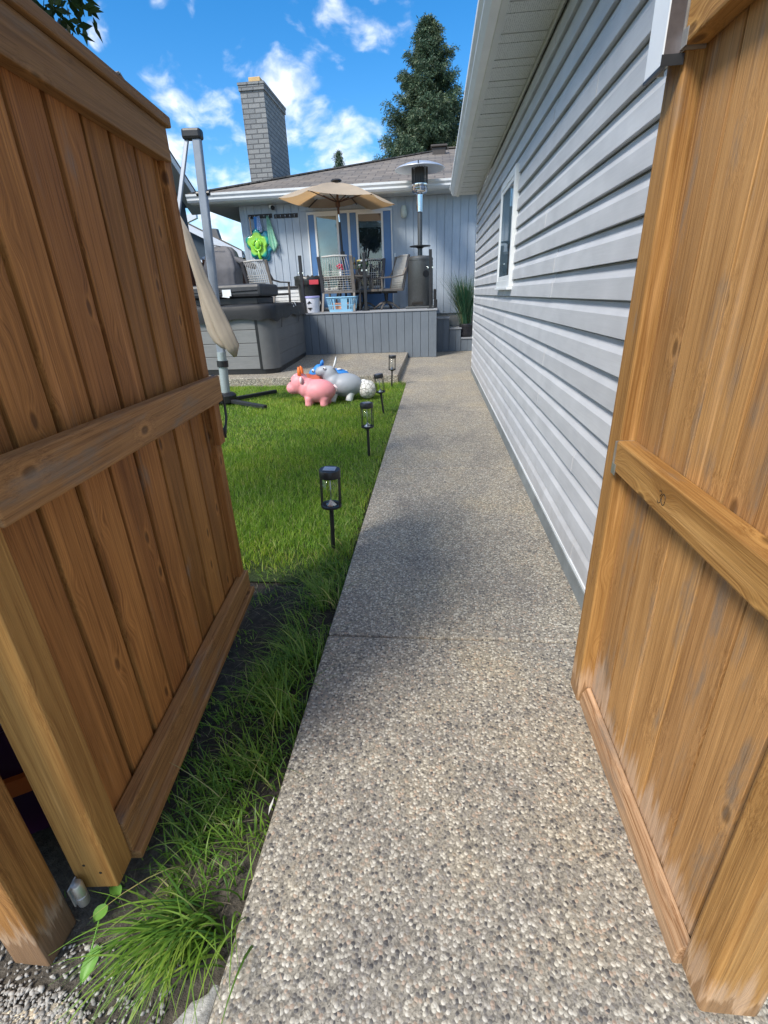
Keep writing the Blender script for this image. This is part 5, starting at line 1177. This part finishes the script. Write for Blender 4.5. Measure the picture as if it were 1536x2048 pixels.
# ================================================================== BOUNCY TOYS AND BALL
def leg(m, p, q, r0, r1): m.tube([p, ((Vector(p)+Vector(q))/2), q], [r0, (r0+r1)/2*0.92, r1], 12)
def build_toys():
    def hopper(name, lab, mat, loc, rz, s, pitch=0.0):
        t = thing(name, lab, 'bouncy animal', loc, 'rubber bouncy animals on the lawn', local=True); t.rotation_euler = (0, pitch, rz); t.scale = (1, 1, 1)
        m = MB()   # faces +x
        m.ell((-0.055*s, 0, 0.20*s), (0.235*s, 0.175*s, 0.16*s), 24)
        m.ell((0.10*s, 0, 0.235*s), (0.14*s, 0.14*s, 0.14*s), 20)
        return t, m
    # pink cow facing left
    s = 1.0
    t, m = hopper('bouncy_cow', 'pink bouncy cow with orange horns at the front of the toys', M['pink'], (-1.63, 6.68, -0.025), R(177), s)
    m.ell((0.215, 0, 0.30), (0.135, 0.12, 0.145), 20); m.ell((0.31, 0, 0.24), (0.10, 0.10, 0.085), 18)
    for (x, y) in ((0.07, 0.085), (0.07, -0.085), (-0.145, 0.085), (-0.145, -0.085)): leg(m, (x, y, 0.12), (x+0.012, y*1.12, 0.0), 0.066, 0.056)
    m.build('body', M['pink'], t, remesh=0.013)
    for y in (-0.045, 0.045):
        MB().tube([(0.19, y, 0.41), (0.185, y*1.25, 0.46), (0.19, y*1.2, 0.505), (0.197, y, 0.53)], [0.028, 0.027, 0.020, 0.006], 10).build('horn', M['orange'], t, smooth=True)
    for y in (-1, 1): MB().ell((0.155, y*0.105, 0.36), (0.022, 0.048, 0.05), 12, (y*0.5, 0, 0.2)).build('ear', M['pinkpale'], t, smooth=True)
    MB().ell((0.235, 0, 0.375), (0.075, 0.085, 0.062), 16).build('face_blaze', M['pinkpale'], t, smooth=True)
    for y in (-1, 1): MB().ell((0.315, y*0.062, 0.345), (0.012, 0.012, 0.016), 8).build('eye', M['black'], t, smooth=True)
    MB().tube([(-0.27, 0, 0.28), (-0.31, 0, 0.235), (-0.305, 0, 0.19)], [0.014, 0.011, 0.014], 8).build('tail', M['pinkpale'], t, smooth=True)
    # grey donkey facing left, head raised
    t, m = hopper('bouncy_donkey', 'grey bouncy donkey with upright ears and white tail behind the pink cow', M['greyrub'], (-1.315, 7.02, -0.022), R(188), 1.05)
    m.ell((0.16, 0, 0.36), (0.115, 0.10, 0.135), 18, (0, 0.3, 0)); m.ell((0.25, 0, 0.415), (0.12, 0.085, 0.078), 18, (0, 0.15, 0))
    m.build('body', M['greyrub'], t, remesh=0.013)
    for (x, y) in ((0.13, 0.09), (0.13, -0.09), (-0.11, 0.09), (-0.11, -0.09)):
        k = MB(); leg(k, (x-0.01, y*0.95, 0.11), (x+0.02, y*1.2, 0.0), 0.062, 0.050); k.build('leg', M['whiterub'], t, smooth='auto')
    for y in (-0.05, 0.05): MB().tube([(0.10, y, 0.46), (0.075, y*1.2, 0.52), (0.06, y*1.3, 0.575), (0.06, y*1.2, 0.605)], [0.026, 0.030, 0.022, 0.004], 10, True, 0.55).build('ear', M['whiterub'] if y > 0 else M['greyrub'], t, smooth=True)
    for y in (-1, 1):
        e = MB().ell((0.225, y*0.078, 0.462), (0.024, 0.014, 0.020), 10).build('eye', M['whiterub'], t, smooth=True)
        MB().ell((0.236, y*0.089, 0.464), (0.010, 0.008, 0.010), 8).build('pupil', M['black'], e, smooth=True)
    MB().ell((-0.315, 0, 0.235), (0.048, 0.045, 0.048), 14).build('tail', M['whiterub'], t, smooth=True)
    # blue one behind the grey
    t, m = hopper('bouncy_horse', 'blue bouncy animal with white spots partly hidden behind the grey donkey', M['bluerub'], (-1.55, 7.52, -0.02), R(184), 1.05)
    m.ell((0.19, 0, 0.33), (0.10, 0.095, 0.12), 18); m.ell((0.27, 0, 0.31), (0.085, 0.08, 0.08), 16)
    for (x, y) in ((0.10, 0.09), (0.10, -0.09), (-0.14, 0.09), (-0.14, -0.09)): leg(m, (x, y, 0.12), (x+0.012, y*1.12, 0.0), 0.058, 0.05)
    m.build('body', M['bluerub'], t, remesh=0.013)
    for y in (-0.045, 0.045): MB().tube([(0.15, y, 0.42), (0.14, y*1.2, 0.47), (0.14, y*1.2, 0.505)], [0.022, 0.022, 0.006], 8).build('ear', M['bluerub'], t, smooth=True)
    for (x, y, z) in ((-0.12, 0.05, 0.372), (0.02, -0.08, 0.36), (-0.2, -0.06, 0.33)): MB().ell((x, y, z), (0.04, 0.034, 0.012), 10).build('spot', M['whiterub'], t, smooth=True)
    for y in (-1, 1):
        e = MB().ell((0.275, y*0.07, 0.36), (0.026, 0.016, 0.026), 10).build('eye', M['whiterub'], t, smooth=True)
        MB().ell((0.285, y*0.083, 0.36), (0.011, 0.008, 0.011), 8).build('pupil', M['black'], e, smooth=True)
    # red one hidden behind the pink
    t, m = hopper('bouncy_pig', 'brick red bouncy animal almost hidden behind the pink cow', M['redrub'], (-1.74, 7.12, -0.02), R(180), 0.98)
    m.ell((0.22, 0, 0.25), (0.10, 0.095, 0.10), 18); m.ell((0.30, 0, 0.21), (0.07, 0.07, 0.06), 14)
    for (x, y) in ((0.10, 0.085), (0.10, -0.085), (-0.14, 0.085), (-0.14, -0.085)): leg(m, (x, y, 0.12), (x+0.012, y*1.12, 0.0), 0.055, 0.048)
    m.build('body', M['redrub'], t, remesh=0.013)
    for y in (-1, 1): MB().ell((0.17, y*0.08, 0.325), (0.015, 0.03, 0.035), 10).build('ear', M['redrub'], t, smooth=True)
    b = MB().ell((0, 0, 0), (0.132, 0.132, 0.132), 40).build('ball', M['ball'], smooth=True); b.location = (-0.957, 7.05, 0.118); b.rotation_euler = (0.4, 0.9, 0.3)
    tag(b, 'white ball with grey hexagon seams on the lawn beside the toys', 'ball')
build_toys()

# ================================================================== SOLAR PATH LAMPS
def build_lamps():
    l = thing('solar_lamp', 'nearest black solar path lamp, its flat solar panel facing the camera', 'path lamp', (0, 0, 0), 'solar path lamps beside the path', local=True)
    MB().tube([(0, 0, -0.12), (0, 0, 0.268)], 0.0125, 12).build('stake', M['black'], l, smooth='auto')
    MB().lathe([(0.013, -0.022), (0.04, -0.006), (0.0585, 0.0), (0.0585, 0.012), (0.040, 0.012), (0.038, 0.006), (0.0, 0.006)], (0, 0, 0.270), 28).build('base_ring', M['black'], l, smooth='auto')
    for k in range(4):
        a = R((18, -18, 162, 198)[k]); MB().bar((0.0545*math.cos(a), 0.0545*math.sin(a), 0.282), (0.0545*math.cos(a), 0.0545*math.sin(a), 0.452), 0.008, 0.006, (math.cos(a), math.sin(a), 0)).build('bar', M['black'], l, bevel=0.001)
    MB().lathe([(0.0455, 0.0), (0.0455, 0.168)], (0, 0, 0.283), 28).build('glass_tube', M['lampglass'], l, smooth=True)
    c = MB().lathe([(0.05, 0.0), (0.0585, 0.002), (0.0595, 0.006), (0.0595, 0.040), (0.056, 0.046), (0.0, 0.046)], (0, 0, 0.446), 32).build('cap', M['black'], l, smooth='auto')
    MB().box(-0.034, 0.034, -0.030, 0.030, 0.4925, 0.4955).build('solar_panel', M['solar'], c, bevel=0.001)
    MB().lathe([(0.034, 0.0), (0.03, 0.006), (0.004, 0.034), (0.0, 0.036)], (0, 0, 0.277), 6).build('reflector', M['chrome'], l)
    MB().tube([(0.0, 0, 0.313), (0, 0, 0.446)], 0.0028, 6).build('light_rod', M['zinc'], l, smooth=True)
    l.location = (-0.585, 2.482, -0.0); l.rotation_euler = (R(1), R(2.4), R(0))
    for (x, y, rx, ry, rz, lab) in ((-0.598, 4.315, 0, R(0), R(28), 'black solar path lamp second nearest, standing upright in the lawn edge'),
                                    (-0.625, 6.05, R(-1), R(-6), R(30), 'black solar path lamp leaning left just beside the white ball'),
                                    (-0.676, 7.97, R(1), R(2.5), R(24), 'farthest black solar path lamp, at the corner of the patio slab')):
        c2 = copy_tree(l); c2.location = (x, y, -0.015); c2.rotation_euler = (rx, ry, rz); c2['label'] = lab
build_lamps()

# ================================================================== TREES AND NEIGHBOURS
def leafcloud(name, mat, pts, dirs, ln, wd, parent):
    """diamond leaves at pts along dirs"""
    n = len(pts); d = dirs/np.linalg.norm(dirs, axis=1)[:, None]
    r = RNG.normal(size=(n, 3)); s = np.cross(d, r); s /= np.linalg.norm(s, axis=1)[:, None]
    l, w_ = ln[:, None], wd[:, None]
    V = np.stack([pts, pts+d*l*0.5+s*w_*0.5, pts+d*l, pts+d*l*0.5-s*w_*0.5], 1).reshape(-1, 3)
    Q = np.arange(n*4).reshape(n, 4)
    return np_mesh(name, V, Q, mat, parent=parent)
def build_spruce(loc, H, rbase, nb, per, lab, name='spruce_tree', zmin=0.06):
    t = thing(name, lab, 'tree', loc, local=True); rg = np.random.default_rng(5)
    MB().tube([(0, 0, -0.1), (0.05, 0, H*0.5), (0, 0.03, H*0.97)], [H*0.022, H*0.013, 0.02], 10).build('trunk', M['bark'], t, smooth=True)
    PT = []; DR = []; LN = []; br = MB()
    for i in range(nb):
        f = zmin+(1-zmin)*(i+0.5)/nb; z = H*f; az = i*2.399+rg.normal(0, 0.35)
        lay = 0.90+0.13*math.sin(z*4.2)
        R_ = rbase*(1-f)**0.95*lay*rg.uniform(0.78, 1.08)+0.06
        drop = 0.30*(1-f)+0.02; rise = 0.22 if f > 0.85 else 0.0
        L = np.linspace(0, 1, 7)
        bx, by = math.cos(az)*R_*L, math.sin(az)*R_*L; bz = z+rise*R_*L*2-drop*R_*L*1.2+0.32*R_*L**2.6
        if f < 0.93: br.tube([(bx[k], by[k], bz[k]) for k in (0, 2, 4, 6)], [0.012+0.02*(1-f), 0.012+0.012*(1-f), 0.01, 0.004], 4)
        sdx, sdy = -math.sin(az), math.cos(az)
        ns = max(4, int(per/26*(0.3+R_/rbase)))
        for q in range(ns+1):
            u0 = 0.22+0.78*q/ns; o_ = np.array([np.interp(u0, L, bx), np.interp(u0, L, by), np.interp(u0, L, bz)])
            sg = 1 if q % 2 else -1; l_s = (0.16+0.34*R_*(1-0.72*u0))*rg.uniform(0.7, 1.25)
            if q == ns: sg = 0; l_s = 0.28
            dv = np.array([math.cos(az)*0.75+sdx*sg*0.8, math.sin(az)*0.75+sdy*sg*0.8, rg.normal(-0.30, 0.22)]); dv /= np.linalg.norm(dv)
            k = max(10, int(36*l_s/0.3)); tt = rg.random(k)**0.8
            p = o_+dv*(tt*l_s)[:, None]; p[:, 2] -= 0.28*l_s*tt*tt
            p += rg.normal(0, 0.055, (k, 3))
            d = dv*0.75+rg.normal(0, 0.55, (k, 3)); d[:, 2] -= 0.12
            PT.append(p); DR.append(d); LN.append(rg.uniform(0.09, 0.20, k))
    br.build('branches', M['bark'], t)
    pts, dirs, ln = np.vstack(PT), np.vstack(DR), np.hstack(LN)
    # tip
    k = 90; u = rg.random(k); tp = np.stack([rg.normal(0, 0.05, k), rg.normal(0, 0.05, k), H*(0.955+0.045*u)], 1); td = np.stack([rg.normal(0, .5, k), rg.normal(0, .5, k), np.full(k, 0.9)], 1)
    pts = np.vstack([pts, tp]); dirs = np.vstack([dirs, td]); ln = np.hstack([ln, rg.uniform(0.1, 0.25, k)])
    leafcloud('crown', M['needle'], pts, dirs, ln, ln*rg.uniform(0.16, 0.28, len(ln)), t)
    return t
build_spruce((-0.35, 30, 0), 13.0, 6.6, 300, 900, 'tall dark spruce rising behind the house roof')
build_spruce((-7.6, 46, 0), 11.8, 1.7, 130, 70, 'small distant spruce tip right of the chimney', zmin=0.3)
build_spruce((-9.6, 46, 0), 9.9, 1.5, 100, 60, 'tiny distant spruce tip touching the chimney edge', zmin=0.3)
def build_broadleaf(loc, H, lab, lumps, n, branch_pts, name='broadleaf_tree', ls=(0.07, 0.13), stray=None):
    t = thing(name, lab, 'tree', loc, local=True)
    o = Vector(loc); tr = MB(); tr.tube([(0, 0, -0.1), (0.06, 0.02, H*0.3), (0.02, 0.05, H*0.62)], [0.12, 0.09, 0.05], 10)
    for b in branch_pts: tr.tube([Vector((0.02, 0.03, H*0.45)), (Vector(b)-o)*0.5+Vector((0, 0, H*0.30)), Vector(b)-o], [0.05, 0.03, 0.01], 6)
    tr.build('trunk', M['bark'], t, smooth=True)
    PT = []; 
    for (x, y, z, r, share) in lumps:
        k = int(n*share); v = RNG.normal(size=(k, 3)); v /= np.linalg.norm(v, axis=1)[:, None]
        PT.append(np.array([x-o.x, y-o.y, z-o.z])+v*(r*RNG.uniform(0.35, 1.0, k)**0.6)[:, None]*np.array([1, 1, 0.85]))
    pts = np.vstack(PT); k = len(pts); d = RNG.normal(size=(k, 3)); d[:, 2] -= 0.6
    ln = RNG.uniform(*ls, k); leafcloud('crown', M['leaf'], pts, d, ln, ln*0.42, t)
# the tree beside the gate: its crown throws the soft shade across lawn and path
build_broadleaf((-3.35, 1.35, -0.04), 5.0, 'dark leafed tree overhanging the top left corner above the gate',
    [(-3.3, 1.0, 4.1, 0.85, .28), (-2.75, 1.35, 4.0, 0.75, .22), (-3.8, 1.5, 4.3, 0.8, .2), (-3.1, 0.5, 3.9, 0.6, .12), (-2.9, 2.2, 4.1, 0.55, .08), (-2.85, 3.1, 3.75, 0.45, .05), (-2.52, 4.02, 3.27, 0.30, .06), (-2.66, 3.9, 3.5, 0.36, .06), (-2.95, 3.6, 3.6, 0.4, .06)], 5600,
    [(-2.5, 3.95, 3.4), (-3.3, 1.0, 4.3), (-2.75, 1.35, 4.0), (-3.9, 1.6, 4.4), (-2.9, 2.4, 4.0)])
build_broadleaf((-22.4, 46, 0), 8.6, 'small distant tree behind the low gabled neighbour house', [(-22.4, 46, 7.0, 1.1, .5), (-21.7, 46, 6.3, .9, .3), (-23.2, 46, 6.6, .9, .2)], 1500, [(-22, 46, 7)], ls=(0.18, 0.35))

def build_neighbours():
    a = thing('gabled_house', 'neighbour house whose white gable rake shows above the gate', 'house', (-11, 14, 0))
    # gable wall facing +x at x=-7.4, ridge along x; the rake overhangs to x=-7.0
    rd = (13.2, 6.05); sl = 0.577
    def rz(y): return rd[1]-sl*abs(y-rd[0])
    MB().prism([(-7.42, 9.9, 0), (-7.42, 16.3, 0), (-7.42, 16.3, rz(16.3)-0.2), (-7.42, rd[0], rd[1]-0.2), (-7.42, 9.9, rz(9.9)-0.2)], (-8, 0, 0)).build('wall', M['nb_blue'], a)
    r = MB()
    for y0, y1 in ((rd[0], 16.75), (rd[0], 9.5)): r.add([(-6.98, y0, rz(y0)), (-16, y0, rz(y0)), (-16, y1, rz(y1)), (-6.98, y1, rz(y1))], [(0, 1, 2, 3)])
    r.build('roof', M['shingle'], a, solid=0.04)
    f = MB()
    for y1 in (16.75, 9.5): f.prism([(-7.0, rd[0], rd[1]-0.045), (-7.0, y1, rz(y1)-0.045), (-7.0, y1, rz(y1)-0.24), (-7.0, rd[0], rd[1]-0.24)], (0.03, 0, 0))
    f.build('rake_board', M['white'], a)
    s = MB()
    for y1 in (16.70, 9.55): s.add([(-7.002, rd[0], rd[1]-0.225), (-7.002, y1, rz(y1)-0.225), (-7.42, y1, rz(y1)-0.225), (-7.42, rd[0], rd[1]-0.225)], [(0, 1, 2, 3)])
    s.build('soffit', M['soffit'], a)
    b = thing('low_house', 'low neighbour house with dark blue gable, white trim and windows', 'house', (-12.5, 28, 0))
    Y = 25.0
    def tz(x): return 4.74-0.503*(x+11.369)
    MB().prism([(-17.0, Y+0.4, 0), (-9.4, Y+0.4, 0), (-9.4, Y+0.4, 3.45), (-13.2, Y+0.4, tz(-13.2)-0.2), (-17.0, Y+0.4, 3.6)], (0, 2.4, -1.3)).build('wall', M['nb_blue'], b)
    MB().prism([(-8.98, Y-0.02, 3.53), (-13.2, Y-0.02, tz(-13.2)), (-17.6, Y-0.02, 3.4), (-17.6, Y-0.02, 3.36), (-13.2, Y-0.02, tz(-13.2)-0.06), (-8.98, Y-0.02, 3.47)], (0, 2.9, -1.75)).build('roof', M['shingle'], b)
    k = MB(); k.prism([(-9.0, Y, 3.46), (-13.2, Y, tz(-13.2)-0.065), (-13.2, Y, tz(-13.2)-0.36), (-9.0, Y, 3.18)], (0, 0.06, 0))
    k.build('rake_board', M['nb_white'], b)
    MB().prism([(-9.0, Y-0.01, 3.48), (-10.30, Y-0.01, 4.10), (-10.30, Y-0.01, 3.22), (-9.0, Y-0.01, 3.22)], (0, 0.4, 0)).build('gable_return', M['nb_white'], b)
    MB().box(-17, -10.05, Y+0.30, Y+0.41, 2.92, 3.22).build('trim_band', M['nb_white'], b)
    for x0, x1 in ((-11.15, -10.2), (-12.6, -11.4)):
        wn = MB().box(x0, x1, Y+0.33, Y+0.405, 1.3, 2.88).build('window', M['nb_white'], b)
        MB().box(x0+0.08, x1-0.08, Y+0.30, Y+0.332, 1.38, 2.80).build('pane', M['pane_dark'], wn); MB().box(x0+0.07, x1-0.07, Y+0.325, Y+0.329, 1.37, 2.81).build('room_behind', M['dark_int'], wn)
    MB().prism([(-10.72, Y+0.5, 3.9), (-10.10, Y+0.5, 3.7), (-10.28, Y+0.5, 4.50), (-10.56, Y+0.5, 4.52)], (0, 0.3, 0)).build('roof_vent', P('vent grey', (0.14, 0.14, 0.14), 0.7), b)
    w_ = thing('shed_roof', 'white edged roof peeking above the low neighbour house', 'roof', (-17, 36, 0))
    MB().prism([(-18.6, 36, 5.94), (-15.75, 36, 6.86), (-15.75, 36, 6.46), (-18.6, 36, 5.55)], (0, 0.3, 0)).build('edge_board', M['nb_white'], w_)
    MB().prism([(-18.5, 36.31, 0), (-16.4, 36.31, 0), (-16.4, 36.31, 5.6), (-18.5, 36.31, 5.5)], (0, 1.2, -0.6)).build('wall', M['nb_white'], w_)
    f = thing('boundary_fence', 'red brown board fence along the far left boundary', 'fence', (-6.3, 14, 0))
    m = MB(); y = 8.6
    while y < 24: m.box(-6.32, -6.30, y, y+0.14, 0.0, 2.28); y += 0.145
    m.build('board_panel', M['old_fence'], f)
    MB().box(-6.36, -6.25, 8.5, 24, 2.281, 2.33).build('cap_rail', M['old_fence'], f)
    for y in (9.5, 11.9, 14.3, 16.7, 19.1, 21.5):
        p = MB().box(-6.295, -6.19, y, y+0.105, 0, 2.40).build('post', M['old_fence'], f)
        MB().lathe([(0.10, 0.0), (0.10, 0.03), (0.05, 0.07), (0.0, 0.085)], (-6.243, y+0.052, 2.402), 4).build('post_cap', M['nb_white'], p)
build_neighbours()
